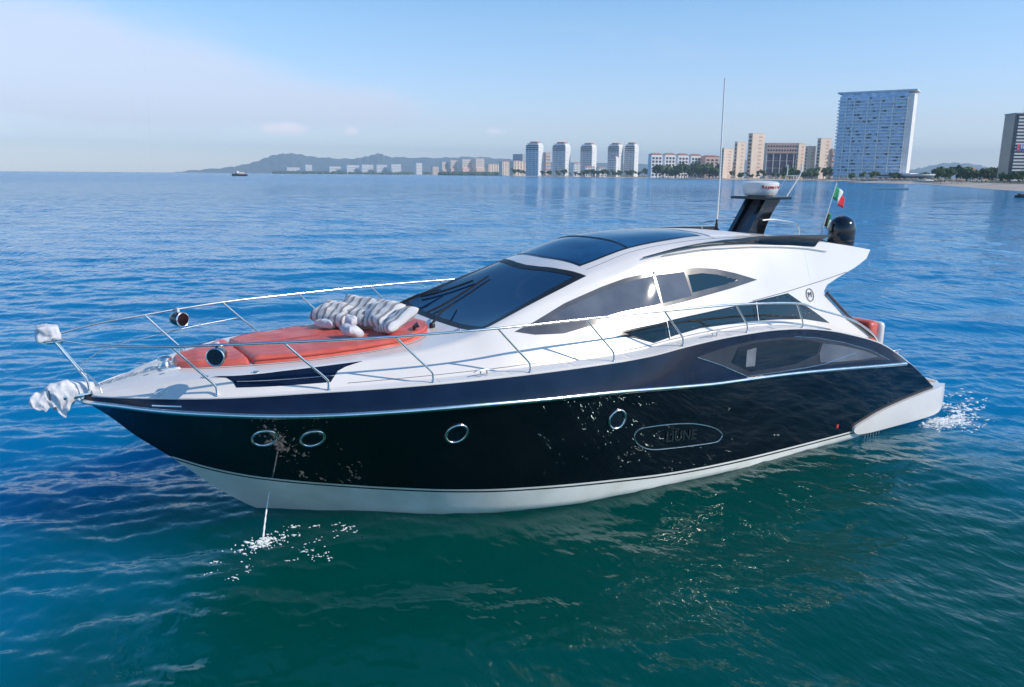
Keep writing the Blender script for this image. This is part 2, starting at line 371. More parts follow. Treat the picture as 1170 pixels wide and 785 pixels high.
# ------------------------------------------------------------------ materials of the yacht
m_white = noisy(mat('white_gelcoat', (.79, .735, .675), .25, coat=.4), (.77, .715, .655), (.82, .765, .705), 1.2, 4, (.18, .32), .0006, 30)
m_deck = noisy(mat('nonslip_deck', (.72, .71, .69), .6), (.66, .65, .63), (.74, .73, .71), 40, 3)
m_black = noisy(mat('black_topsides', (.003, .004, .007), .015, ior=1.55), (.0025, .003, .006), (.005, .006, .010), 1.5, 4, (.01, .018), .0007, .7)
m_navy = noisy(mat('navy_bulwark', (.008, .016, .042), .08, coat=.0, ior=1.42), (.004, .010, .028), (.008, .016, .042), 2.2, 3, (.04, .09))
m_bottom = noisy(mat('white_bottom', (.7, .69, .62), .35), (.72, .72, .64), (.86, .85, .79), 2.0, 6, (.3, .5), .002, 5)
m_chrome = noisy(mat('polished_steel', (.93, .88, .80), .2, metal=1), (.86, .81, .74), (.95, .90, .84), 6, 3, (.14, .28))
m_glass = noisy(mat('tinted_glass', (.004, .009, .016), .03, coat=0), (.003, .008, .014), (.008, .015, .024), 1.4, 3)
m_blueg = noisy(mat('windscreen_glass', (.008, .06, .15), .02), (.007, .045, .12), (.018, .095, .21), 1.4, 3)
m_grey = noisy(mat('slate_grey_frame', (.085, .088, .10), .42), (.075, .078, .09), (.098, .10, .112), 3, 3, (.1, .2))
m_pane = noisy(mat('grey_side_glass', (.12, .14, .17), .03, ior=1.38), (.09, .105, .135), (.17, .185, .215), 1.3, 5)
m_rubber = noisy(mat('black_rubber', (.012, .012, .013), .45), (.010, .010, .011), (.018, .018, .018), 12, 3)
m_gloss = noisy(mat('black_gloss', (.007, .007, .009), .06, coat=.5), (.006, .006, .008), (.011, .011, .013), 3, 3, (.04, .12))
m_coral = noisy(mat('coral_vinyl', (.66, .12, .085), .32), (.60, .095, .066), (.72, .155, .11), 3.5, 4, (.3, .45), .012, 5)
m_coral2 = noisy(mat('coral_piping', (.52, .09, .06), .45), (.48, .08, .05), (.56, .11, .07), 8, 3)
m_teak = noisy(mat('pale_teak', (.45, .33, .24), .6), (.40, .29, .21), (.52, .39, .29), 3, 5, stretch=(1, 14, 1))
m_canvas = noisy(mat('white_canvas', (.66, .655, .67), .85), (.52, .52, .55), (.74, .735, .74), 7, 5, bump=.02, bscale=9)
m_dark = noisy(mat('dark_interior', (.02, .02, .022), .6), (.015, .015, .018), (.04, .035, .035), 3, 4)
m_grille = noisy(mat('steel_grille', (.5, .5, .5), .3, metal=1), (.4, .4, .4), (.6, .6, .6), 60, 2)
m_hulltext = mat('hull_lettering', (.016, .024, .028), .25)
m_orangeg = noisy(mat('seat_trim', (.78, .77, .74), .5), (.74, .73, .70), (.82, .81, .78), 5, 3)

m_teak_ = noisy(mat('cabin_floor', (.16, .10, .06), .4), (.12, .07, .04), (.20, .13, .08), 3, 5, stretch=(1, 14, 1))
m_dash = noisy(mat('dashboard_vinyl', (.10, .095, .09), .5), (.08, .075, .07), (.13, .12, .11), 6, 3)
m_pale = noisy(mat('window_blind', (.20, .21, .23), .15), (.15, .16, .18), (.25, .26, .28), 4, 3)
m_slate = noisy(mat('slate_gloss_panel', (.035, .038, .048), .12), (.030, .033, .042), (.042, .045, .056), 3, 3)
m_cream = noisy(mat('cream_leather', (.62, .56, .48), .45), (.56, .50, .42), (.68, .62, .54), 5, 3)
m_clear = see_through('clear_tinted_pane', (.45, .53, .57)); m_screen = see_through('blue_tinted_screen', (.16, .40, .78), ior=2.6, film=(.008, .055, .15))

# ------------------------------------------------------------------ motor yacht: hull
Y = thing('motor_yacht', 'large black-hulled sport motor yacht with white deck and coral sunpad, floating in the foreground', 'yacht', (7.5, 0, 0))
class Sub: pass
def yo(o):                          # parts are modelled in world metres; shift into the yacht's frame
    o.matrix_parent_inverse = Matrix.Translation((-7.5, 0, 0)); return o
_mk_link = link
def link(name, me, m=None, parent=None, smooth=30):
    o = _mk_link(name, me, m, parent, smooth)
    if parent is Y: yo(o)
    return o
Zboot = pchip([.99, 1.45, 2.2, 2.748, 3.645, 4.522, 5.603, 6.724, 7.815, 8.869, 9.918, 12.4, 15.1],
              [1.066, .90, .712, .617, .512, .452, .40, .328, .245, .20, .18, .165, .16])
XE = 15.02
xs = np.unique(np.concatenate([np.linspace(0, 1.2, 26), np.linspace(1.2, 13, 100), np.linspace(13, XE, 26)]))
def zlow(x): return Zs(x) if x < 3.8 else -.6
def hull_strip(name, za, zb, m, n, keelfix=False):
    R = []
    for s in (-1, 1):
        rows = []
        for x in xs:
            a, b_ = za(x), zb(x)
            a = max(a, zlow(x)); b_ = max(b_, a)
            rows.append([(x, s*hull_y(x, a+(b_-a)*k/n), a+(b_-a)*k/n) for k in range(n+1)])
        R.append(rows)
    V = []; F = []
    for rows in R:
        o0 = len(V); V += [p for r in rows for p in r]; w = n+1
        for i in range(len(rows)-1):
            for k in range(n):
                q = [o0+i*w+k, o0+i*w+k+1, o0+(i+1)*w+k+1, o0+(i+1)*w+k]
                F.append(tuple(q))
    me = bpy.data.meshes.new(name); me.from_pydata(V, [], F)
    bm = bmesh.new(); bm.from_mesh(me); bmesh.ops.remove_doubles(bm, verts=bm.verts, dist=1e-5)
    bmesh.ops.dissolve_degenerate(bm, edges=bm.edges, dist=1e-6); bmesh.ops.recalc_face_normals(bm, faces=bm.faces)
    for f in bm.faces:
        c = f.calc_center_median()
        if f.normal.y*c.y < 0 and abs(c.y) > .02: f.normal_flip()
    bm.to_mesh(me); bm.free()
    return link(name, me, m, Y, 60)
topcap = lambda x: Zr(x)
hull_strip('hull_bottom', zlow, lambda x: Zboot(x)-.055 if x > .99 else -9, m_bottom, 12)
hull_strip('boot_stripe', lambda x: Zboot(x)-.055 if x > .99 else 9, lambda x: Zboot(x)-.03 if x > .99 else -9, m_rubber, 1)
hull_strip('boot_line', lambda x: Zboot(x)-.03, lambda x: Zboot(x) if x > .99 else -9, m_bottom, 1)
hull_strip('topsides', lambda x: Zboot(x) if x > .99 else -9, topcap, m_black, 26)
# bulwark from rub rail to deck edge, leaning inboard
rows = []
for s in (-1, 1):
    rr = []
    for x in xs:
        a, b_ = Zr(x), Zd(x); y0, y1 = hull_y(x, a), Yd(x)
        if x < .02: y0 = y1 = 0
        rr.append([(x, s*(y0+(y1-y0)*t**1.3), a+(b_-a)*t) for t in np.linspace(0, 1, 7)])
    rows.append(rr)
def join_lofts(name, lofts, m, smooth=40, parent=None):
    V = []; F = []
    for rs in lofts:
        o0 = len(V); V += [p for r in rs for p in r]; w = len(rs[0])
        for i in range(len(rs)-1):
            for k in range(w-1): F.append((o0+i*w+k, o0+i*w+k+1, o0+(i+1)*w+k+1, o0+(i+1)*w+k))
    return mk(name, V, F, m, parent or Y, smooth)
join_lofts('bulwark', rows, m_navy)
# transom
tr = [(XE, s*hull_y(XE, z), z) for s in (-1,) for z in np.linspace(-.6, Zd(XE), 12)] + [(XE, hull_y(XE, z), z) for z in np.linspace(Zd(XE), -.6, 12)]
mk('transom', tr, [tuple(range(len(tr)))], m_black, Y)
# silver rub rail, one per side
for s in (-1, 1):
    P = [(x, s*(hull_y(x, Zr(x))+.012), Zr(x)) for x in np.concatenate([np.linspace(.02, 1.2, 16), np.linspace(1.35, 13.85, 60)])]
    tube('rub_rail', P, .034, m_chrome, Y, 8)
    P = [(x, s*(Yd(x)-.006), Zd(x)+.004) for x in np.concatenate([np.linspace(.12, 1.2, 12), np.linspace(1.35, 14.9, 80)])]
    tube('toe_rail', P, .014, m_chrome if False else m_white, Y, 6)

# ------------------------------------------------------------------ deck, coachroof, cabin
XB = 11.6
bx = np.unique(np.concatenate([np.linspace(.13, 1.2, 14), np.linspace(1.2, 4.8, 36), np.linspace(4.8, XB, 270)]))
rows = []
for x in bx:
    half = [(x, Yd(x)-.012, Zd(x)+.004)]
    ze = Ze(x); zb = min(Zd(min(x, 11))+.02, ze-.005)
    if x > 11: zb = 2.27-(x-11)*.25
    for t in np.linspace(0, .93, 48): z = zb+(ze-zb)*t; half.append((x, side_y(x, z), z))
    ye = Ye(x)
    half.append((x, ye*.985+.0*1, ze+(Zc(x)-ze)*.02+.0))
    for t in np.linspace(.93, 0, 26): half.append((x, ye*t, top_z(x, ye*t)))
    rows.append([(a, -b_, c) for a, b_, c in half] + [(a, b_, c) for a, b_, c in reversed(half[:-1])])
def shrink(P, d):
    out = []; n = len(P); A = sum(P[i-1][0]*P[i][1]-P[i][0]*P[i-1][1] for i in range(n)); sg = 1 if A > 0 else -1
    for i in range(n):
        a = Vector(P[i-1]); b_ = Vector(P[i]); c = Vector(P[(i+1) % n])
        n1_ = (b_-a).normalized(); n2_ = (c-b_).normalized(); m1 = Vector((-n1_.y, n1_.x))*sg; m2 = Vector((-n2_.y, n2_.x))*sg
        h = (m1+m2); k = d/max(.35, h.dot(m1)); out.append(tuple(b_+h*k))
    return out
def inp(Q, x, y):
    c = False
    for i in range(len(Q)):
        x1, y1 = Q[i]; x2, y2 = Q[i-1]
        if (y1 > y) != (y2 > y) and x < (x2-x1)*(y-y1)/(y2-y1)+x1: c = not c
    return c
ws = [(4.945, 1.36), (4.90, .9), (4.885, 0), (4.90, -.9), (4.945, -1.36), (5.10, -1.43), (5.70, -1.37), (6.33, -1.31), (6.90, -1.265), (6.74, -.8), (6.64, -.35), (6.61, 0), (6.64, .35), (6.74, .8), (6.90, 1.265), (6.33, 1.31), (5.7, 1.37), (5.10, 1.43)]
win = [(5.396, 2.622), (5.73, 2.72), (6.346, 2.935), (7.085, 3.133), (7.527, 3.233), (7.958, 3.294), (8.286, 3.325), (8.643, 3.332), (9.009, 3.326), (9.339, 3.297), (9.765, 3.206), (10.238, 3.071), (9.643, 2.978), (9.187, 2.919), (8.555, 2.838), (7.965, 2.773), (7.315, 2.7), (6.577, 2.6), (6.164, 2.545), (5.688, 2.565)]
low = [(6.807, 2.474), (7.34, 2.511), (7.884, 2.55), (8.359, 2.601), (9.618, 2.697), (10.151, 2.743), (10.917, 2.805), (11.304, 2.581), (11.611, 2.403), (11.945, 2.202), (11.23, 2.339), (10.549, 2.395), (9.874, 2.425), (9.279, 2.42), (8.697, 2.415), (8.166, 2.355), (7.706, 2.28), (7.358, 2.385)]
P_REAR = [(8.74, 3.225), (9.05, 3.24), (9.36, 3.20), (9.80, 3.09), (9.45, 3.035), (8.73, 2.955)]
P_FRONT = [(6.05, 2.76), (6.4, 2.89), (7.1, 3.075), (7.6, 3.185), (8.05, 3.25), (8.04, 2.83), (7.3, 2.76), (6.6, 2.675)]
P_MID = [(8.09, 3.255), (8.68, 3.275), (8.69, 2.905), (8.08, 2.835)]
P_LA = [(7.2, 2.475), (7.9, 2.525), (8.0, 2.53), (7.95, 2.34), (7.7, 2.31), (7.40, 2.40)]
P_LB = [(8.1, 2.56), (8.9, 2.62), (10.0, 2.70), (9.95, 2.46), (9.3, 2.455), (8.7, 2.45), (8.15, 2.39)]
P_LC = [(10.1, 2.71), (10.85, 2.765), (11.2, 2.58), (11.42, 2.43), (10.6, 2.44), (10.05, 2.46)]
WSI = shrink(ws, .115)
V = [p for r in rows for p in r]; n_ = len(rows[0]); F = []
cut_top = shrink(ws, .05); cut_side = [shrink(P_REAR, -.012), shrink(P_LB, -.010), shrink(P_LC, -.010)]
for i_ in range(len(rows)-1):
    for k in range(n_-1):
        q = (i_*n_+k, i_*n_+k+1, (i_+1)*n_+k+1, (i_+1)*n_+k); P4 = [V[a] for a in q]
        kk = min(k, n_-2-k)
        if kk >= 50 and all(inp(cut_top, p[0], p[1]) for p in P4): continue
        if 1 <= kk < 50:
            cx_ = sum(p[0] for p in P4)/4; cz_ = sum(p[2] for p in P4)/4
            if any(inp(c, cx_, cz_) for c in cut_side): continue
        F.append(q)
F += [tuple(range(n_))]
mk('deck_and_cabin', V, F, m_white, Y, 50)
# inside of the saloon, seen through the panes
box('cabin_sole', 4.75, 11.55, -1.60, 1.60, 1.50, 1.56, m_teak_, Y)
for s in (-1, 1): box('cabin_lining', 4.75, 11.5, min(s*1.62, s*1.66), max(s*1.62, s*1.66), 1.5, 2.28, m_dark, Y)
box('dashboard', 4.98, 5.75, -1.12, 1.12, 1.6, 2.52, m_dash, Y, .04)
box('instrument_binnacle', 5.72, 5.98, -1.05, -.35, 2.3, 2.66, m_gloss, Y, .05)
sw = tube('steering_wheel', [(6.10-.05*math.sin(q), -.70+.19*math.cos(q), 2.50+.18*math.sin(q)) for q in np.linspace(0, 2*math.pi, 25)[:-1]], .015, m_gloss, Y, 6, True)
tube('wheel_spoke', [(6.10, -.89, 2.50), (6.08, -.70, 2.50), (6.10, -.51, 2.50)], .012, m_chrome, sw, 6)
for y0, x0 in ((-1.05, 6.75), (-.50, 6.75), (.35, 6.9)):
    s_ = box('helm_seat', x0-.25, x0+.28, y0, y0+.48, 2.0, 2.18, m_cream, Y, .05, 3); box('seat_back', x0+.22, x0+.36, y0, y0+.48, 2.12, 2.80, m_cream, s_, .05, 3)
for s in (-1, 1):
    s_ = box('settee', 8.1, 10.8, min(s*.95, s*1.55), max(s*.95, s*1.55), 1.6, 2.05, m_cream, Y, .06, 3)
    box('settee_back', 8.1, 10.8, min(s*1.40, s*1.58), max(s*1.40, s*1.58), 2.0, 2.50, m_cream, s_, .06, 3)
box('galley_cabinet', 7.4, 8.0, .5, 1.5, 1.6, 2.5, m_dash, Y, .03)
def S_side(s): return lambda x, z: (x, s*side_y(x, z), z)
def S_top(x, y): return (x, y, top_z(x, y))
def S_hull(s): return lambda x, z: (x, s*hull_y(x, z), z)
def S_bw(s):
    def f(x, z):
        a, b_ = Zr(x), max(Zd(x), Zr(x)+.01); t = min(1, max(0, (z-a)/(b_-a))); y0, y1 = hull_y(x, a), Yd(x)
        return (x, s*(y0+(y1-y0)*t**1.3), z)
    return f
# aft wings of the cabin sides and the roof overhang
aft = [(11.603, 3.67), (12.2, 3.62), (13.0, 3.52), (13.60, 3.43), (13.42, 3.27), (13.0, 3.126), (12.467, 2.992), (12.06, 2.87), (11.93, 2.76), (12.145, 2.512), (12.483, 2.261), (12.947, 2.008), (13.25, 1.80), (12.6, 1.88), (11.603, 2.13)]
for s in (-1, 1):
    patch('side_wing', aft, S_side(s), m_white, Y, .12, 0., .09)
roofp = [(11.603, -1.44), (12.5, -1.47), (13.3, -1.49), (13.60, -1.46), (13.52, -1.0), (13.35, 0), (13.52, 1.0), (13.60, 1.46), (13.3, 1.49), (12.5, 1.47), (11.603, 1.44)]
patch('roof_overhang', roofp, S_top, m_white, Y, .16, 0.001, .10)
box('aft_bulkhead', XB+.01, XB+.06, -1.40, 1.40, 1.2, 3.55, m_dark, Y)
# cockpit well: coaming, floor, aft lounge
rows = []
for s in (-1, 1):
    rr = []
    for x in np.linspace(XB, 14.95, 30):
        yd = Yd(x)-.012; zf = min(1.25, Zd(x)-.12)
        rr.append([(x, s*yd, Zd(x)+.004), (x, s*(yd-.10), Zd(x)+.03), (x, s*(yd-.20), Zd(x)+.02), (x, s*(yd-.24), zf), (x, 0, zf)])
    rows.append(rr)
join_lofts('cockpit_coaming', rows, m_white, 30)
ls = box('aft_lounge', 13.15, 13.95, -1.75, 1.75, 1.2, 1.62, m_white, Y, .06)
box('seat_cushion', 13.05, 13.62, -1.68, 1.68, 1.56, 1.74, m_coral, Y, .06, 3)
box('backrest', 13.55, 13.86, -1.70, 1.70, 1.58, 2.03, m_coral, Y, .10, 4)
box('backrest_shell', 13.84, 14.02, -1.74, 1.74, 1.45, 2.0, m_white, Y, .08, 4)

# swim platform with its side pods
pod = [(12.40, .24), (12.8, .355), (13.29, .46), (14.0, .545), (14.4, .58), (15.0, .625), (15.55, .63), (15.72, .57), (15.80, .40), (15.52, .14), (14.86, .06), (13.4, .06), (12.7, .075), (12.45, .12)]
for s in (-1, 1):
    patch('platform_pod', pod, lambda x, z: (x, s*(2.375 - .02*max(0, x-13) - max(0, x-15)**2*.40 - .06*max(0, abs(z-.32)-.12)), z), m_white, Y, .12, 0, .42, 4, 40)
bm = bmesh.new(); o_ = [(XE, -2.05), (15.6, -2.05), (15.78, -1.9), (15.9, -1.2), (15.95, 0), (15.9, 1.2), (15.78, 1.9), (15.6, 2.05), (XE, 2.05)]
a_ = [bm.verts.new((x, y, .30)) for x, y in o_]; b2 = [bm.verts.new((x, y, .60)) for x, y in o_]
bm.faces.new(a_); bm.faces.new(b2)
for i_ in range(len(o_)): bm.faces.new((a_[i_], a_[(i_+1) % len(o_)], b2[(i_+1) % len(o_)], b2[i_]))
bmesh.ops.recalc_face_normals(bm, faces=bm.faces)
frombm('swim_platform', bm, m_white, Y)
for k in range(11):
    y0 = -1.92+k*.35
    pass
bm = bmesh.new()
for k in range(26):
    bbox(bm, XE+.04, 15.72-abs(k-12.5)*.006, -1.95+k*.15, -1.95+k*.15+.143, .604, .615)
frombm('teak_deck', bm, m_teak, Y)
ex = thing('exhaust_grille', None, None) if False else None
bm = bmesh.new()
for k in range(6): bbox(bm, 12.74+k*.085, 12.77+k*.085, -2.36, -2.33, -.02, .14)
bbox(bm, 12.72, 13.22, -2.365, -2.335, .13, .155)
frombm('exhaust_grille', bm, m_grille, Y)
patch('hull_sticker', [(11.89, .31), (11.95, .31), (11.95, .38), (11.89, .38)], S_hull(-1), mat('red_sticker', (.6, .05, .04), .5), Y, .05, .006)

# ------------------------------------------------------------------ glazing
w_ = patch('windscreen', ws, S_top, m_rubber, Y, .10, .006, .02, holes=[WSI])
patch('windscreen_pane', shrink(WSI, -.01), S_top, m_screen, w_, .09, -.002, .006, smooth=60)
sr = [(6.93, -.40), (6.99, -.97), (7.6, -1.0), (8.35, -1.0), (8.95, -.98), (9.62, -.92), (9.66, 0), (9.62, .92), (8.95, .98), (8.35, 1.0), (7.6, 1.0), (6.99, .97), (6.93, .4), (6.91, 0)]
w_ = patch('sunroof', sr, S_top, m_gloss, Y, .12, .006, .02)
patch('sunroof_pane', shrink(sr, .035), S_top, m_blueg, w_, .12, .012, .008)
patch('roof_hatch', [(9.8, -.95), (10.9, -.9), (10.95, 0), (10.9, .9), (9.8, .95)], S_top, m_deck, Y, .12, .008, .01)
tube('sunroof_bar', [S_top(7.92, y)[:2]+(top_z(7.92, y)+.016,) for y in np.linspace(-.98, .98, 14)], .014, m_gloss, Y, 6)
bw = [(8.246, 2.073), (8.9, 2.165), (9.504, 2.201), (10.114, 2.190), (10.866, 2.12), (11.795, 1.935), (12.686, 1.686), (13.279, 1.438), (12.794, 1.50), (11.529, 1.56), (10.804, 1.595), (9.38, 1.625), (8.74, 1.898)]
for s in (-1, 1):
    f_ = patch('saloon_window', win, S_side(s), m_grey, Y, .08, .005, .02, holes=[P_FRONT, P_MID, P_REAR])
    patch('front_pane', shrink(P_FRONT, -.006), S_side(s), m_pane, f_, .09, .002, .006, smooth=60)
    patch('middle_pane', shrink(P_MID, -.006), S_side(s), m_pane, f_, .09, .002, .006, smooth=60)
    patch('rear_pane', shrink(P_REAR, -.006), S_side(s), m_clear, f_, .09, .0, .006, smooth=60)
    f_ = patch('cabin_window', low, S_side(s), m_gloss, Y, .08, .005, .02, holes=[P_LB, P_LC])
    patch('window_pane', P_LA, S_side(s), m_glass, f_, .08, .010, .006, smooth=60)
    patch('window_pane', shrink(P_LB, -.006), S_side(s), m_clear, f_, .09, .0, .006, smooth=60)
    patch('window_pane', shrink(P_LC, -.006), S_side(s), m_clear, f_, .09, .0, .006, smooth=60)
    def S_deck(s_):
        def f(x, t):
            za = Zd(x)+.004; zb_ = min(Zd(min(x, 11))+.02, Ze(x)-.005); ya = Yd(x)-.012; yb_ = side_y(x, zb_)
            return (x, s_*(ya+(yb_-ya)*t), za+(zb_-za)*t)
        return f
    for k_ in range(7):
        xa = 4.0+k_*1.02; xb_ = xa+.92
        if xb_ < 11.3: patch('nonslip_panel', [(xa, .24), (xa+.04, .18), (xb_-.04, .18), (xb_, .24), (xb_, .80), (xb_-.04, .86), (xa+.04, .86), (xa, .80)], S_deck(s), m_deck, Y, .12, .003, .004)
    tube('window_divider', [(8.03, s*(side_y(8.03, 2.31)+.015), 2.31), (8.05, s*(side_y(8.05, 2.57)+.015), 2.57)], .008, m_chrome, f_, 6)
    tube('window_divider', [(10.02, s*(side_y(10.02, 2.42)+.015), 2.42), (10.07, s*(side_y(10.07, 2.72)+.015), 2.72)], .008, m_chrome, f_, 6)
    ins = [(1.417, 2.333), (1.632, 2.337), (2.17, 2.370), (3.202, 2.405), (2.966, 2.366), (2.846, 2.331), (2.706, 2.232), (2.116, 2.224), (1.637, 2.219), (1.617, 2.28), (1.554, 2.322)]
    f_ = patch('coachroof_window', ins, S_side(s), m_navy, Y, .06, .004, .014)
    tube('window_seam', [(x, s*(side_y(x, 2.285)+.010), 2.285+.012*(x-1.7)) for x in np.linspace(1.66, 2.78, 12)], .005, m_chrome, f_, 5)
    f_ = patch('bulwark_window', bw, S_bw(s), m_slate, Y, .08, .004, .014)
    patch('bulwark_pane', [(9.0, 1.90), (9.15, 2.12), (9.6, 2.165), (10.2, 2.145), (10.85, 2.075), (11.2, 1.98), (11.1, 1.80), (10.6, 1.70), (9.9, 1.69), (9.45, 1.70)], S_bw(s), m_glass, f_, .08, .011, .008)
    patch('bulwark_pane', [(11.25, 1.975), (11.8, 1.87), (12.5, 1.69), (12.9, 1.545), (12.4, 1.55), (11.6, 1.60), (11.2, 1.64), (11.16, 1.80)], S_bw(s), m_pane, f_, .08, .011, .008)
    patch('window_blind', [(9.33, 1.79), (9.35, 2.06), (9.57, 2.08), (9.54, 1.78)], S_bw(s), m_pale, f_, .08, .014, .006)
    tube('window_trim', [Vector(S_bw(s)(a, b_)) + Vector((0, s*.010, 0)) for a, b_ in [(8.246, 2.073), (8.74, 1.898), (9.38, 1.625), (10.1, 1.607), (10.8, 1.595), (11.3, 1.60), (11.8, 1.66), (12.2, 1.70)]], .007, m_chrome, f_, 6)
    tube('window_trim', [Vector(S_bw(s)(a, b_)) + Vector((0, s*.010, 0)) for a, b_ in [(10.5, 2.17), (11.1, 2.085), (11.795, 1.935), (12.3, 1.80), (12.686, 1.686), (13.279, 1.438)]], .005, m_chrome, f_, 6)
    # grey bar down the trailing edge of the cabin side
    tube('wing_strut', [(11.97, s*(side_y(11.97, 2.72)+.03), 2.74), (12.52, s*(side_y(12.5, 2.25)+.03), 2.27), (12.98, s*(side_y(12.9, 2.0)+.03), 2.00), (13.3, s*2.0, 1.80)], .032, m_grey, Y, 8)
    # crease line and handrail of the side
    tube('side_crease', [(x, s*(side_y(x, z)+.0), z) for x, z in [(10.0, 2.74), (10.9, 2.83), (11.4, 2.89), (12.0, 2.96), (12.7, 3.06)]], .006, m_grey, Y, 6)
    tube('roof_handrail', [(x, s*(side_y(x, z)+.022), z) for x, z in [(8.35, 3.545), (9.2, 3.605), (10.3, 3.61), (11.0, 3.585), (11.7, 3.53), (12.2, 3.46)]], .009, m_chrome, Y, 6)
    # dark fin along the edge of the roof
    R = []
    for x in np.linspace(7.95, 12.35, 40):
        t = (x-7.95)/4.4
        z1 = pchip([7.95, 8.7, 9.4, 10.36, 11.0, 12.35], [3.545, 3.665, 3.735, 3.775, 3.785, 3.76])(x)
        h = pchip([7.95, 9.0, 10.2, 11.2, 12.35], [.01, .035, .09, .18, .20])(x)
        y1 = Ye(x)+.055; wd = .03+.16*min(1, t*1.6)
        sh = -.38*max(0, (t-.75)/.25)
        R.append([(x, s*y1, z1), (x+sh, s*(y1+.012), z1-h*.55), (x+sh*1.15, s*(y1-.015), z1-h), (x+sh, s*(y1-wd), z1-h-.02), (x, s*(y1-wd), z1-.012), (x, s*y1, z1)])
    loft('roof_fin', R, m_gloss, Y, 35, True)
# portholes
for s in (-1, 1):
    for x, z, a, c in ((1.929, 1.525, .135, .135), (2.468, 1.50, .135, .135), (4.222, 1.438, .14, .14), (6.684, 1.333, .145, .145)):
        f = S_hull(s)
        P = []
        for k in range(28):
            q = 2*math.pi*k/28; p = Vector(f(x+a*math.cos(q), z+c*math.sin(q))); P.append(p+Vector((0, s*.010, 0)))
        r_ = tube('porthole', P, .018, m_chrome, Y, 8, True)
        patch('porthole_pane', [(x+a*.93*math.cos(2*math.pi*k/24), z+c*.93*math.sin(2*math.pi*k/24)) for k in range(24)], f, m_glass, r_, .05, -.004 if False else .004, .01)
    pn = [(7.053, 1.0), (7.09, 1.07), (7.18, 1.105), (7.5, 1.095), (7.9, 1.06), (8.261, 1.00), (8.598, .90), (8.83, .79), (8.912, .70), (8.87, .63), (8.75, .60), (8.227, .635), (7.743, .675), (7.432, .715), (7.22, .80), (7.10, .90)]
    P = [Vector(S_hull(s)(a, b_))+Vector((0, s*.006, 0)) for a, b_ in [(q.x, q.y) for q in catmull([(a, b_, 0) for a, b_ in pn], 3, True)]]
    t_ = tube('hull_badge_outline', P, .009, m_chrome, Y, 6, True)
    X0 = Vector(S_hull(s)(7.55, .885)); X1 = Vector(S_hull(s)(8.45, .80)); d = (X1-X0)*(1 if s < 0 else -1); upv = Vector(S_hull(s)(8, 1.0))-Vector(S_hull(s)(8, .7))
    text_mesh('hull_lettering', 'LIUNE', .24, .004, m_hulltext, Y, (X0+X1)/2+Vector((0, s*.012, 0)), d, upv, .006)
    # round crest on the cabin side
    C0 = Vector(S_side(s)(11.50, 2.735)); e1 = (Vector(S_side(s)(11.6, 2.735))-C0).normalized(); e2 = (Vector(S_side(s)(11.5, 2.80))-C0).normalized(); nn = Vector((0, s, 0))
    c_ = tube('crest', [C0+nn*.012+e1*math.cos(q)*.10+e2*math.sin(q)*.115 for q in np.linspace(0, 2*math.pi, 25)[:-1]], .006, m_grey, Y, 6, True)
    text_mesh('crest_letter', 'M', .14, .003, m_grey, c_, C0+nn*.012, e1*(1 if s < 0 else -1), e2)

# ------------------------------------------------------------------ foredeck: sunpad, windlass, chain, cleats
def pad_w(x): return pchip([1.12, 1.2, 1.6, 2.1, 2.8, 3.5, 4.0, 4.4, 4.58, 4.66], [.16, .28, .56, .80, .94, .97, .93, .72, .48, .1])(x)
def cushion(name, xa, xb_, th, m, parent):
    rows = []
    X_ = np.concatenate([[xa, xa+.015, xa+.05], np.linspace(xa+.12, xb_-.12, 26), [xb_-.05, xb_-.015, xb_]])
    for x in X_:
        e = min(1, min(x-xa, xb_-x)/.04); k = math.sqrt(max(0, 1-(1-e)**2)); w = pad_w(x); r = []
        for t in np.linspace(-1, 1, 31):
            q = max(0, (abs(t)-.94)/.06); hh_ = th*k*math.sqrt(max(0, 1-q*q))
            y = w*t; n_ = .006*math.sin(9*x+7*y)+.005*math.sin(23*x-5*y)+.004*math.sin(31*y+4*x)
            r.append((x, y, top_z(x, y)+.004+hh_*(1+.0)+n_*k*(1-q)))
        rows.append(r)
    return loft(name, rows, m, parent, 180)
pd = cushion('sunpad_front_cushion', 1.12, 1.93, .075, m_coral, Y)
pd = cushion('sunpad_main_cushion', 1.96, 4.66, .085, m_coral, Y)
tube('piping', [(x, -pad_w(x)*.985, top_z(x, pad_w(x))+.055) for x in np.linspace(2.0, 4.64, 40)], .010, m_coral2, pd, 6)
tube('piping', [(x, pad_w(x)*.985, top_z(x, pad_w(x))+.055) for x in np.linspace(2.0, 4.64, 40)], .010, m_coral2, pd, 6)
tube('seam', [(x, .02, top_z(x, 0)+.107) for x in np.linspace(2.05, 3.1, 12)], .006, m_coral2, pd, 6)
wl_ = lathe('windlass', [(0, 0), (.085, 0), (.09, .02), (.06, .05), (.045, .10), (.085, .12), (.085, .15), (.05, .17), (0, .175)], m_chrome, Y, (1.0, -.06, top_z(1.0, 0)-.01), 20)
box('windlass_base', .93, 1.16, -.22, .12, top_z(1.0, 0)-.03, top_z(1.0, 0)+.03, m_chrome, Y, .01)
rows = []
bmc = bmesh.new()
nl = 30
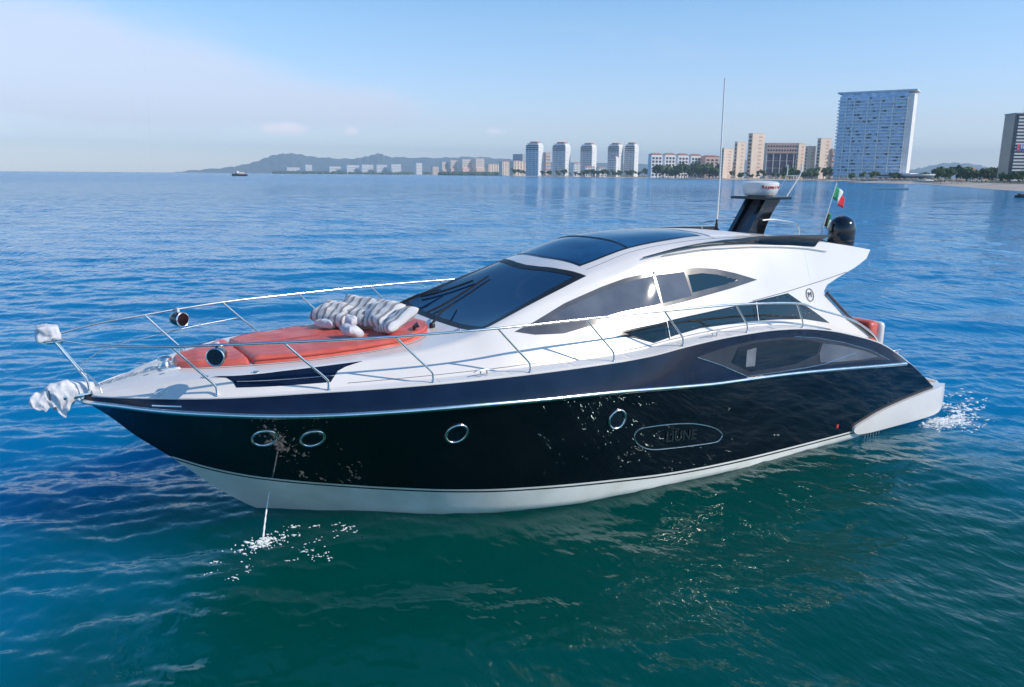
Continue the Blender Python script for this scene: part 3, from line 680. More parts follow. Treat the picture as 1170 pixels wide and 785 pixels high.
for k in range(nl):                 # anchor chain, link by link in one mesh
    t = k/(nl-1); x = .12+t*.84; y = .05-.12*t+.012*math.sin(k*1.3); z = Zc(x)+.022
    if x < .2: z = Zc(.2)+.022
    mt = Matrix.Translation((x, y, z)) @ Matrix.Rotation(k % 2*math.pi/2, 4, 'X') @ Matrix.Scale(1.6, 4, (1, 0, 0))
    vs0 = []
    for a in range(10):
        ring = []
        for b_ in range(5):
            q = 2*math.pi*a/10; w = 2*math.pi*b_/5; rr_ = .013+.0045*math.cos(w)
            ring.append(bmc.verts.new(mt @ Vector((rr_*math.cos(q), rr_*math.sin(q), .0045*math.sin(w)))))
        vs0.append(ring)
    for a in range(10):
        for b_ in range(5): bmc.faces.new((vs0[a][b_], vs0[(a+1) % 10][b_], vs0[(a+1) % 10][(b_+1) % 5], vs0[a][(b_+1) % 5]))
frombm('anchor_chain', bmc, m_grille, Y, 60)
def cleat(x, y, z, rz=0, parent=Y):
    P = [(-.16, 0, .055), (-.10, 0, .07), (0, 0, .072), (.10, 0, .07), (.16, 0, .055)]
    c, s_ = math.cos(rz), math.sin(rz); W = lambda p: (x+p[0]*c-p[1]*s_, y+p[0]*s_+p[1]*c, z+p[2])
    o = tube('cleat', [W(p) for p in P], [.006, .013, .014, .013, .006], m_chrome, parent, 8)
    for q in (-.05, .05): tube('cleat_post', [W((q, 0, -.01)), W((q, 0, .07))], .012, m_chrome, o, 8)
for s in (-1, 1):
    cleat(.86, s*(Yd(.86)-.09), Zd(.86)+.02, s*-.72)
    cleat(4.62, s*(Yd(4.62)-.12), Zd(4.62)+.03, s*-.05)
    cleat(8.75, s*(Yd(8.75)-.12), Zd(8.75)+.03, s*.0)
    cleat(13.75, s*(Yd(13.75)-.10), Zd(13.75)+.04, s*.0)
    patch('deck_plate', [(.62, .90), (1.12, .90), (1.12, .93), (.62, .93)] if False else [(.72, 2.02), (1.02, 2.02), (1.02, 2.035), (.72, 2.035)], S_bw(s), m_chrome, Y, .08, .006, .01)
for (xa, ya) in ((.62, .16), (.75, -.17), (.92, -.33)):
    patch('deck_fitting', [(xa-.03, ya-.02), (xa+.03, ya-.02), (xa+.03, ya+.02), (xa-.03, ya+.02)], S_top, m_grille, Y, .05, .006, .01)
for s in (-1, 1):
    patch('nonslip_panel', [(.45, s*.18), (.85, s*.42), (1.05, s*.50), (1.05, s*.22), (.6, s*.12)], S_top, m_deck, Y, .08, .0035, .004)

for s in (-1, 1):
    tube('deck_seam', [(x, s*(side_y(x, Zd(x)+.05)+.001), Zd(x)+.05) for x in np.linspace(2.9, 10.9, 60)], .0045, m_grey, Y, 5)
    tube('deck_seam', [(x, s*(pad_w(min(x, 4.4))+.07), top_z(x, pad_w(min(x, 4.4))+.07)+.001) for x in np.linspace(1.3, 4.4, 30)], .004, m_grey, Y, 5)
    tube('roof_seam', [(x, s*1.12, top_z(x, 1.12)+.001) for x in np.linspace(7.0, 11.4, 30)], .004, m_grey, Y, 5)
tube('roof_seam', [(9.75, yy, top_z(9.75, yy)+.001) for yy in np.linspace(-1.12, 1.12, 20)], .004, m_grey, Y, 5)
for k_, (xx, yy) in enumerate(((1.35, .86), (1.9, 1.12), (4.85, .95))):
    for s in (-1, 1): lathe('deck_filler_cap', [(0, 0), (.045, 0), (.045, .012), (.03, .016), (0, .016)], m_chrome, Y, (xx, s*yy, top_z(xx, yy)-.003), 16)
# wipers
for (a, b_, c) in (((4.80, 1.22), (5.55, .98), None), ((4.68, -.42), (5.35, .10), None)):
    base = Vector(S_top(*a)); w = lathe('wiper', [(0, 0), (.045, 0), (.045, .05), (.03, .075), (0, .08)], m_rubber, Y, base, 14)
    mid = Vector(S_top(*b_))+Vector((-.03, 0, .05))
    tube('wiper_arm', [base+Vector((0, 0, .06)), base+(mid-base)*.5+Vector((-.02, 0, .07)), mid], [.022, .018, .012], m_rubber, w, 8)
    if a[1] > 0: B0, B1 = (5.02, -.10), (5.95, .62)
    else: B0, B1 = (4.98, .35), (6.12, .38)
    if a[1] > 0: B0, B1 = (5.25, 1.18), (5.95, .60)
    P = [Vector(S_top(B0[0]+(B1[0]-B0[0])*t, B0[1]+(B1[1]-B0[1])*t))+Vector((-.012, 0, .03)) for t in np.linspace(0, 1, 10)]
    tube('wiper_blade', P, .017, m_rubber, w, 6)

# ------------------------------------------------------------------ rails
tops = [(.94, 1.21, 2.81), (2.11, 1.71, 2.83), (3.40, 2.04, 2.83), (4.75, 2.25, 2.84), (6.14, 2.30, 2.85), (7.59, 2.30, 2.84), (9.08, 2.31, 2.82), (10.52, 2.32, 2.73)]
fx = [1.41, 2.63, 3.90, 5.27, 6.68, 8.02, 9.42, 10.78]
for s in (-1, 1):
    path = [(-.25, s*.05, 2.83), (-.12, s*.28, 2.82), (.3, s*.80, 2.81)] + [(a, s*b_, c) for a, b_, c in tops] + [(11.14, s*2.26, 2.57), (12.24, s*2.2, 2.27), (12.97, s*2.16, 1.93), (13.3, s*2.12, 1.66)]
    tr_ = tube('top_rail', catmull(path, 8), .0175, m_chrome, Y, 10)
    for (a, b_, c), x in zip(tops, fx):
        yf = Yd(x)-.06; zf = Zd(x)+.01
        P = catmull([(a, s*b_, c), (a+(x-a)*.5, s*(b_+(yf-b_)*.5), c+(zf+.12-c)*.5), (x-.03, s*yf, zf+.16), (x, s*yf, zf+.09), (x, s*yf, zf)], 5)
        st_ = tube('stanchion', P, .0145, m_chrome, Y, 8)
        lathe('stanchion_foot', [(0, 0), (.032, 0), (.032, .012), (.018, .03), (.018, .05), (0, .05)], m_chrome, st_, (x, s*yf, zf-.008), 12)
    tube('pulpit_post', catmull([(-.23, s*.07, 2.81), (-.02, s*.10, 2.45), (.08, s*.12, 2.28), (.10, s*.12, 2.13)], 5), .016, m_chrome, Y, 8)
    if s > 0:
        pass
    tube('mid_rail', catmull([(.02, s*.16, 2.40), (.45, s*.80, 2.48), (1.15, s*1.27, 2.50), (1.6, s*1.48, 2.53), (2.35, s*1.75, 2.56)], 6) if s > 0 else catmull([(.02, s*.16, 2.40), (.1, s*.22, 2.36), (.2, s*.32, 2.22), (.22, s*.36, 2.14)], 5), .0095, m_chrome, Y, 8)
# crest cover at the rail apex
bm = bmesh.new(); bmesh.ops.create_icosphere(bm, subdivisions=4, radius=1)
for v in bm.verts:
    c = v.co; m_ = max(abs(c.x), abs(c.y), abs(c.z)); q = c/m_*.72+c*.28
    n_ = 1+.07*math.sin(4*c.x+3*c.z)+.10*abs(math.sin(4*c.y-3*c.z))-.10*abs(math.sin(6*c.x+5*c.y))
    v.co = Vector((-.27+q.x*.13*n_, q.y*.13*n_, 2.875+q.z*.10*n_))
frombm('pulpit_cover', bm, m_canvas, Y, 180)
box('bow_light', -.30, -.12, -.06, .06, 2.745, 2.785, m_chrome, Y, .01)
box('bow_roller', -.30, .22, -.09, .09, 2.03, 2.10, m_chrome, Y, .02)

# ------------------------------------------------------------------ roof gear
ma = thing('radar_mast', None, None) if False else None
def quadleg(y, th):
    R = []
    for t in np.linspace(0, 1, 10):
        z = 3.60+t*.80; x0 = 11.40+t*.55; x1 = 11.92+t*.48-.08*math.sin(t*3.14)
        R.append([(x0, y-th, z), (x0+.03, y+th, z), (x1-.03, y+th, z), (x1, y-th, z), (x0, y-th, z)])
    return R
ml = loft('radar_mast', quadleg(-.22, .06), m_gloss, Y, 30, True)
loft('mast_leg', quadleg(.20, .06), m_gloss, ml, 30, True)
box('mast_platform', 11.72, 12.50, -.44, .44, 4.37, 4.43, m_gloss, ml, .02)
box('mast_brace', 11.55, 11.75, -.30, .30, 3.72, 4.30, m_gloss, ml, .02) if False else None
R_ = [[(11.52+t*.56, -.15, 3.62+t*.77), (11.52+t*.56, .14, 3.62+t*.77), (11.60+t*.56, .14, 3.62+t*.77), (11.60+t*.56, -.15, 3.62+t*.77), (11.52+t*.56, -.15, 3.62+t*.77)] for t in (0, .33, .66, 1)]
loft('mast_panel', R_, m_grey, ml, 30, True)
rd = lathe('radar_dome', [(0, 0), (.22, 0), (.29, .015), (.315, .05), (.345, .13), (.35, .22), (.345, .255), (.30, .28), (.2, .29), (0, .295)], m_white, Y, (12.08, 0, 4.43), 40)
mr = mat('red_lettering', (.45, .03, .03), .5)
a0 = math.radians(-112+28)
# the maker's name curves round the dome: one letter mesh per character
word = 'Raymarine'
bml = bmesh.new()
tmp = thing('x', None, None) if False else None
for k, ch in enumerate(word):
    q = math.radians(-131 + k*9.0); c = Vector((12.08+.352*math.cos(q), .352*math.sin(q), 4.43+.175))
    t_ = text_mesh('radar_lettering', ch, .09, .002, mr, None, c, (-math.sin(q), math.cos(q), 0), (0, 0, 1), .002)
    bml.from_mesh(t_.data); bpy.data.objects.remove(t_)
frombm('radar_lettering', bml, mr, rd, 0)
lathe('radar_foot', [(0, 0), (.12, 0), (.12, .02), (0, .02)], m_gloss, rd, (12.08, 0, 4.425), 16)
tube('mast_handrail', catmull([(11.75, -.40, 3.98), (12.05, -.42, 3.99), (12.5, -.45, 3.93), (12.72, -.47, 3.84), (12.78, -.48, 3.60)], 6), .015, m_chrome, Y, 8)
tube('mast_handrail', catmull([(11.75, .40, 3.98), (12.05, .42, 3.99), (12.5, .45, 3.93), (12.72, .47, 3.84), (12.78, .48, 3.60)], 6), .015, m_chrome, Y, 8)
tube('mast_handrail', catmull([(11.2, .62, 3.70), (11.2, .62, 3.88), (11.5, .6, 3.92), (11.75, .42, 3.93)], 5), .013, m_chrome, Y, 8)
def aerial(P, r, m): return tube('radio_aerial', P, r, m, Y, 6)
aerial(catmull([(12.50, -.30, 4.42), (12.72, -.30, 4.68), (12.86, -.30, 4.86), (12.88, -.30, 5.06)], 5), .013, m_white)
aerial(catmull([(12.44, -.02, 4.42), (12.68, -.02, 4.66), (12.80, -.02, 4.84), (12.80, -.02, 5.04)], 5), .011, m_white)
tube('aerial_crossbar', [(12.85, -.30, 4.83), (12.79, -.02, 4.82)], .010, m_white, Y, 6)
wa = tube('whip_antenna', [(11.19, .25, 3.98), (11.20, .25, 4.6), (11.17, .25, 6.62)], [.022, .018, .012], m_white, Y, 8)
lathe('antenna_base', [(0, 0), (.06, 0), (.06, .03), (.028, .06), (.03, .12), (.018, .16), (.018, .26), (0, .26)], m_rubber, wa, (11.19, .25, top_z(11.19, .25)-.005), 14)
sd = lathe('satellite_dome', [(0, 0), (.20, 0), (.235, .03), (.25, .10), (.252, .33), (.24, .42), (.205, .50), (.15, .555), (.08, .588), (0, .60)], m_gloss, Y, (13.12, -1.17, top_z(13.1, 1.17)-.05), 36)
lathe('dome_seam', [(.2535, 0), (.256, .006), (.2535, .012)], m_rubber, sd, (13.12, -1.17, top_z(13.1, 1.17)+.07), 36)
fp = tube('flag_pole', [(12.93, -.80, 3.52), (13.33, -.80, 4.70)], .011, m_white, Y, 8)
box('pole_socket', 12.85, 13.02, -.84, -.76, 3.50, 3.60, m_gloss, fp, .01)
tube('roof_lead', [(12.5, -1.1, top_z(12.5, 1.1)+.012), (12.75, -1.0, top_z(12.7, 1.0)+.015), (12.95, -1.0, 3.57)], .010, m_rubber, Y, 6)
# two round speakers clamped to the rails
def speaker(x, y, z, tilt):
    L_ = lathe('rail_speaker', [(0, -.14), (.06, -.135), (.10, -.10), (.118, -.03), (.125, .08), (.125, .12), (.112, .13)], m_gloss, Y, (0, 0, 0), 28, 'X')
    L_.matrix_parent_inverse = Matrix.Identity(4); L_.scale = (.86, .86, .86); L_.location = (x-7.5, y, z+.02); L_.rotation_euler = (0, 0, tilt)
    c = lathe('speaker_cone', [(.112, .122), (.10, .112), (.075, .118), (.06, .108), (.035, .112), (.03, .124), (0, .128)], m_grille, L_, (0, 0, 0), 24, 'X')
    r_ = lathe('speaker_ring', [(.126, .11), (.130, .125), (.118, .134), (.108, .128)], m_chrome, L_, (0, 0, 0), 28, 'X')
    box('speaker_clamp', -.03, .03, -.025, .025, .10, .19, m_canvas, L_, .008)
speaker(1.42, -1.38, 2.665, math.radians(-118))
speaker(1.40, 1.36, 2.665, math.radians(-60))
# anchor wrapped in cloth at the stem
def crumple(name, P, R_, m, parent, amp=.35, seed=1, flat=1.0):
    C_ = catmull(P, 8); N_ = len(C_); nseg = 26; V = []; F = []
    rads = np.interp(np.linspace(0, len(P)-1, N_), range(len(P)), R_)
    for i_, p in enumerate(C_):
        t = (C_[min(i_+1, N_-1)]-C_[max(i_-1, 0)]).normalized(); a = t.cross(Vector((0, 1, 0))).normalized(); b_ = t.cross(a)
        for k in range(nseg):
            q = 2*math.pi*k/nseg
            w = 1.12+amp*(.8*abs(math.sin(1.5*q+i_*.22+seed))-.55*abs(math.sin(2.5*q-i_*.33+seed*2))+.35*abs(math.sin(4.5*q+i_*.6))-.2)
            V.append(p+(a*math.cos(q)+b_*math.sin(q)*flat)*rads[i_]*w)
    for i_ in range(N_-1):
        for k in range(nseg): F.append((i_*nseg+k, i_*nseg+(k+1) % nseg, (i_+1)*nseg+(k+1) % nseg, (i_+1)*nseg+k))
    F += [tuple(range(nseg)), tuple(range((N_-1)*nseg, N_*nseg))]
    return mk(name, V, F, m, parent, 28)
def draped(name, prof, parent, seed):
    """canvas thrown over the stem fitting: inverted-U sections of a thin sheet with folds and an uneven hem"""
    rnd = random.Random(seed); xs_ = [p[0] for p in prof]; nu, nv = 46, 40; T = []
    zt_ = np.array([p[1] for p in prof]); zh = np.array([p[2] for p in prof]); hw_ = np.array([p[3] for p in prof]); tt = np.linspace(0, 1, len(prof))
    for i_ in range(nu):
        u = i_/(nu-1); x0 = float(np.interp(u, tt, xs_)); a_ = float(np.interp(u, tt, zt_)); h_ = float(np.interp(u, tt, zh)); w_0 = float(np.interp(u, tt, hw_))
        row = []
        for j in range(nv):
            v = j/(nv-1)*2-1; s_ = abs(v); sg = 1 if v > 0 else -1
            hem = h_ + .03*math.sin(17*u+2*sg)+.018*math.sin(41*u+sg)
            if s_ < .3: ang = s_/.3*math.pi/2; yy = w_0*math.sin(ang); zz = a_-w_0*.8*(1-math.cos(ang))
            else: q = (s_-.3)/.7; yy = w_0*(1+.25*q); zz = (a_-w_0*.8)*(1-q)+hem*q
            k = min(1, s_*1.4)
            f = .55*abs(math.sin(13*u+1.6*v+seed))-.35*abs(math.sin(21*u-3.1*v))+.3*abs(math.sin(8*u+5*v))
            yy += .055*f*k*1.0
            row.append(Vector((x0+.02*math.sin(9*zz*3+u*7)*k, yy*sg, zz+.018*f+.012*math.sin(23*u+5*v))))
        T.append(row)
    V = [p for r in T for p in r]+[p+Vector((0, 0, -.006)) for r in T for p in r]; o0 = nu*nv; F = []
    for i_ in range(nu-1):
        for j in range(nv-1):
            q = (i_*nv+j, i_*nv+j+1, (i_+1)*nv+j+1, (i_+1)*nv+j); F += [q, tuple(k+o0 for k in q[::-1])]
    return mk(name, V, F, m_canvas, parent, 40)
an = draped('anchor_cover', [(.16, 2.185, 2.08, .04), (.0, 2.23, 2.03, .06), (-.12, 2.26, 1.93, .07), (-.20, 2.26, 1.87, .08), (-.30, 2.235, 1.94, .08), (-.38, 2.19, 1.99, .07), (-.46, 2.14, 1.93, .075), (-.54, 2.11, 2.0, .05)], Y, 2)
tube('cover_tie', [(-.33, .10*math.cos(q), 2.09+.115*math.sin(q)) for q in np.linspace(0, 2*math.pi, 21)[:-1]], .008, m_grey, an, 6, True)
link_yacht = link
link = _mk_link

# ------------------------------------------------------------------ things on the yacht
def cloth_mat(name, c1, c2, scale, rot):
    m = mat(name, c1, .9); nt = m.node_tree; N = nt.nodes; L = nt.links; b = N['Principled BSDF']
    t = N.new('ShaderNodeTexCoord'); uv = N.new('ShaderNodeAttribute'); uv.attribute_name = 'stripe'
    w = N.new('ShaderNodeMath'); w.operation = 'FRACT'; ml_ = N.new('ShaderNodeMath'); ml_.operation = 'MULTIPLY'; ml_.inputs[1].default_value = scale
    L.new(uv.outputs['Fac'], ml_.inputs[0]); L.new(ml_.outputs[0], w.inputs[0])
    r = N.new('ShaderNodeValToRGB'); e = r.color_ramp.elements; e[0].position = 0; e[0].color = (*c1, 1); e[1].position = .34; e[1].color = (*c1, 1)
    for pos, c in ((.38, c2), (.55, c2), (.58, (.5, .46, .42)), (.70, (.5, .46, .42)), (.74, c1)):
        q = r.color_ramp.elements.new(pos); q.color = (*c, 1)
    L.new(w.outputs[0], r.inputs[0])
    n = N.new('ShaderNodeTexNoise'); n.inputs['Scale'].default_value = 180; L.new(t.outputs['Object'], n.inputs['Vector'])
    mx = N.new('ShaderNodeMixRGB'); mx.blend_type = 'MULTIPLY'; mx.inputs[0].default_value = .25; L.new(r.outputs[0], mx.inputs[1]); L.new(n.outputs['Fac'], mx.inputs[2]); L.new(mx.outputs[0], b.inputs['Base Color'])
    bp = N.new('ShaderNodeBump'); bp.inputs['Distance'].default_value = .004; L.new(n.outputs['Fac'], bp.inputs['Height']); L.new(bp.outputs[0], b.inputs['Normal'])
    return m
m_str = cloth_mat('striped_towel_cloth', (.80, .77, .73), (.24, .235, .25), 6, 0)
m_str2 = cloth_mat('grey_striped_cloth', (.80, .78, .76), (.30, .285, .29), 6, 0)
def pillow(name, c, size, rot, m, seed, sag=.0, corner=.0):
    """a soft stuffed or heaped cloth: rounded pillow with folds, resting on the pad"""
    n = 30; V = []; F = []; st = []
    rnd = random.Random(seed); ph = [rnd.uniform(0, 6) for _ in range(6)]
    Mx = Matrix.Translation(c) @ Matrix.Rotation(rot[2], 4, 'Z') @ Matrix.Rotation(rot[1], 4, 'Y') @ Matrix.Rotation(rot[0], 4, 'X')
    for side in (1, -1):
        for i in range(n+1):
            for j in range(n+1):
                u, v = i/n*2-1, j/n*2-1
                th = (max(0, (1-u**4))*max(0, (1-v**4)))**.5
                pin = 1-.07*(1-abs(u)**2)*abs(v)**3-.0
                x = u*size[0]/2*(1-.08*(1-u*u)*0)*(1-.08*(1-v*v*1.0) if False else 1); y = v*size[1]/2*pin
                f = .10*math.sin(4*u+3*v+ph[0])+.12*(.5-abs(math.sin(3.3*v-1.6*u+ph[1])))+.08*(.5-abs(math.sin(5.2*u+2.6*v+ph[2])))+.06*math.sin(15*v+9*u+ph[3])
                z = side*size[2]/2*th*(1+f) if side > 0 else -size[2]/2*th*(.8+f*.5)
                z += .03*math.sin(2.2*u+ph[4])*abs(v)+corner*abs(u*v)
                V.append(Mx @ Vector((x, y, z))); st.append((v+1)/2)
    w = n+1
    for s_ in range(2):
        for i in range(n):
            for j in range(n):
                a = s_*w*w+i*w+j; q = (a, a+1, a+w+1, a+w); F.append(q if s_ else q[::-1])
    for i in range(n):   # close the rim
        for (a, b_) in ((i*w, (i+1)*w), (i*w+n, (i+1)*w+n), (i, i+1), (n*w+i, n*w+i+1)): F.append((a, b_, b_+w*w, a+w*w))
    me = bpy.data.meshes.new(name); me.from_pydata(V, [], F)
    at_ = me.attributes.new('stripe', 'FLOAT', 'POINT'); at_.data.foreach_set('value', st)
    bm = bmesh.new(); bm.from_mesh(me); bmesh.ops.remove_doubles(bm, verts=bm.verts, dist=1e-4); bmesh.ops.recalc_face_normals(bm, faces=bm.faces); bm.to_mesh(me); bm.free()
    # set origin at the cloth's centre
    o = link(name, me, m, None, 180)
    for v in me.vertices: v.co -= Vector(c)
    o.location = c; return o
zt = lambda x, y: top_z(x, y)+.10
GT = 'striped pillows heaped on the coral sunpad'
tag(pillow('striped_pillow', (3.52, .52, zt(3.5, .5)+.17), (.46, .74, .30), (.10, -.55, .42), m_str, 1), 'foremost striped pillow at the far side of the heap on the coral sunpad', 'pillow', GT)
tag(pillow('striped_pillow', (3.80, .36, zt(3.8, .3)+.20), (.50, .86, .32), (.06, -.60, .34), m_str, 2), 'second striped pillow, leaning behind the foremost one on the coral sunpad', 'pillow', GT)
tag(pillow('striped_pillow', (3.98, -.02, zt(4.0, 0)+.19), (.52, .84, .30), (-.06, -.60, .26), m_str2, 3), 'third, paler striped pillow in the heap on the coral sunpad, before the nearest one', 'pillow', GT)
tag(pillow('striped_pillow', (4.08, -.46, zt(4.0, -.5)+.14), (.56, .70, .24), (-.22, -.42, .05), m_str2, 4, corner=.02), 'nearest striped pillow, sloping to the camera-side edge of the coral sunpad', 'pillow', GT)
GW = 'small white rolled towels beside the striped pillows'
tag(pillow('rolled_towel', (3.32, .42, zt(3.3, .4)+.07), (.16, .34, .15), (0, 0, .6), m_canvas, 5), 'small white rolled towel at the foremost end of the pillow heap', 'towel', GW)
tag(pillow('rolled_towel', (3.62, .18, zt(3.6, .2)+.10), (.22, .36, .20), (0, .2, .3), m_canvas, 6), 'white rolled towel leaning on the front of the middle striped pillow', 'towel', GW)
tag(pillow('rolled_towel', (3.42, -.42, zt(3.5, -.4)+.08), (.24, .34, .17), (0, .1, .1), m_canvas, 7), 'white rolled towel nearest the camera, below the striped pillows', 'towel', GW)
tag(pillow('dark_strap', (4.33, -.60, zt(4.33, -.5)+.03), (.09, .26, .05), (0, 0, -.35), m_rubber, 8), 'short black strap lying on the aft corner of the coral sunpad', 'strap')
# flags
def flag(name, pts, cols, label, z=0):
    root = thing(name, label, 'flag', pts[0])
    a, b_, c, d = [Vector(p) for p in pts]          # hoist top, hoist bottom, fly top, fly bottom
    for k, (nm, cm) in enumerate(cols):
        V = []; n = 8
        for off in (-.003, .003):
            for i in range(n+1):
                for j in range(7):
                    u = (k+i/n)/len(cols); v = j/6
                    p = (a*(1-u)+c*u)*(1-v)+(b_*(1-u)+d*u)*v
                    p = p+Vector((0, .035*math.sin(u*9+v*1.5)*min(1, u*4)+off, .0))
                    V.append(p-a)
        F = []; w = 7; S_ = (n+1)*w
        for i in range(n):
            for j in range(6):
                q = (i*w+j, i*w+j+1, (i+1)*w+j+1, (i+1)*w+j); F += [q, tuple(x+S_ for x in q[::-1])]
            F += [(i*w, (i+1)*w, (i+1)*w+S_, i*w+S_), (i*w+6, (i+1)*w+6, (i+1)*w+6+S_, i*w+6+S_)]
        for j in range(6): F += [(j, j+1, j+1+S_, j+S_), (n*w+j, n*w+j+1, n*w+j+1+S_, n*w+j+S_)]
        mk(nm, V, F, cm, root, 180)
m_fg = noisy(mat('flag_green', (.0, .25, .11), .8), (0, .22, .09), (.01, .29, .13), 9, 3)
m_fw = noisy(mat('flag_white', (.75, .75, .75), .8), (.70, .70, .70), (.80, .80, .80), 9, 3)
m_fr = noisy(mat('flag_red', (.62, .02, .04), .8), (.56, .02, .03), (.68, .03, .05), 9, 3)
flag('tricolour_flag', [(13.33, -.80, 4.68), (13.24, -.80, 4.42), (13.64, -.80, 4.40), (13.56, -.80, 4.20)], [('green_stripe', m_fg), ('white_stripe', m_fw), ('red_stripe', m_fr)], 'green, white and red flag flying at the top of the white flag pole')
flag('small_pennant', [(13.16, -.80, 4.20), (13.04, -.80, 3.88), (13.28, -.80, 3.96), (13.22, -.80, 3.78)], [('dark_stripe', m_rubber), ('green_stripe', m_fg), ('pale_stripe', m_fw)], 'small limp dark and green pennant halfway down the white flag pole beside the black dome')
# water spout from the bow and its splash
m_foam = noisy(mat('foam', (.80, .84, .84), .4), (.74, .79, .79), (.86, .88, .88), 20, 3)
P = [(2.16, -.36, .42), (2.13, -.42, .40), (2.06, -.56, .28), (1.99, -.69, .12), (1.94, -.78, -.02)]
tag(tube('water_spout', catmull(P, 6), [.007+.007*i/24+.003*math.sin(i*2.) for i in range(25)], m_foam, None, 8), 'thin white jet of water spilling from the bow into the sea', 'water jet')
def floaters(name, gen, m, label, cat):
    V = []; F = []
    for (x, y, r, h) in gen:
        z = float(wave(np.array([x]), np.array([y]), .05)[0]); k0 = len(V); n = 8 if r < .02 else 14; ec = random.uniform(.3, .8)
        rot = random.gauss(-.55, .35); p1, p2 = random.uniform(0, 6), random.uniform(0, 6)
        for k in range(n):
            q = 2*math.pi*k/n; R_ = r*(1+.35*math.sin(2*q+p1)+.3*math.sin(5*q+p2)+random.uniform(-.2, .2)); px, py = R_*math.cos(q), R_*ec*math.sin(q)
            V.append((x+px*math.cos(rot)-py*math.sin(rot), y+px*math.sin(rot)+py*math.cos(rot), z-.006))
        V.append((x, y, z+h)); V.append((x, y, z-.03))
        for k in range(n): F += [(k0+k, k0+(k+1) % n, k0+n), (k0+(k+1) % n, k0+k, k0+n+1)]
    me = bpy.data.meshes.new(name); me.from_pydata(V, [], F); me.update(); o = link(name, me, m, None, 180)
    return tag(o, label, cat, kind='stuff')
g = []
for k in range(38): g.append((1.90+random.gauss(0, .15), -.90+random.gauss(0, .07), random.uniform(.025, .06), .014))
for k in range(90): g.append((1.90+random.gauss(0, .17), -.90+random.gauss(0, .10), random.uniform(.006, .018), .02))
for c_ in range(30):
    a = random.uniform(0, 6.28); rr_ = random.gauss(.56, .15); cx_, cy_ = 2.06+rr_*math.cos(a)*1.35, -1.17+rr_*math.sin(a)*.8
    g.append((cx_, cy_, random.uniform(.02, .05), .010))
    for k in range(random.randint(1, 6)): g.append((cx_+random.gauss(0, .07), cy_+random.gauss(0, .035), random.uniform(.006, .024), .010))
floaters('spout_splash', g, m_foam, 'ring of white droplets and foam where the bow jet hits the water', 'splash')
g = []
for c_ in range(150):
    cx_ = 14.8+abs(random.gauss(0, 1.1)); cy_ = -2.05+random.gauss(0, .36)
    if cx_ < 15.95 and cy_ > -2.25: cy_ = -2.28-abs(random.gauss(0, .2))
    dn = math.exp(-((cx_-15.6)/1.3)**2)
    for k in range(int(random.randint(3, 14)*(.3+dn))): g.append((cx_+random.gauss(0, .10), cy_+random.gauss(0, .045), random.choice([random.uniform(.02, .075), random.uniform(.006, .02)]), .012))
floaters('stern_foam', g, m_foam, 'patch of white foam churned up behind the swim platform', 'foam')
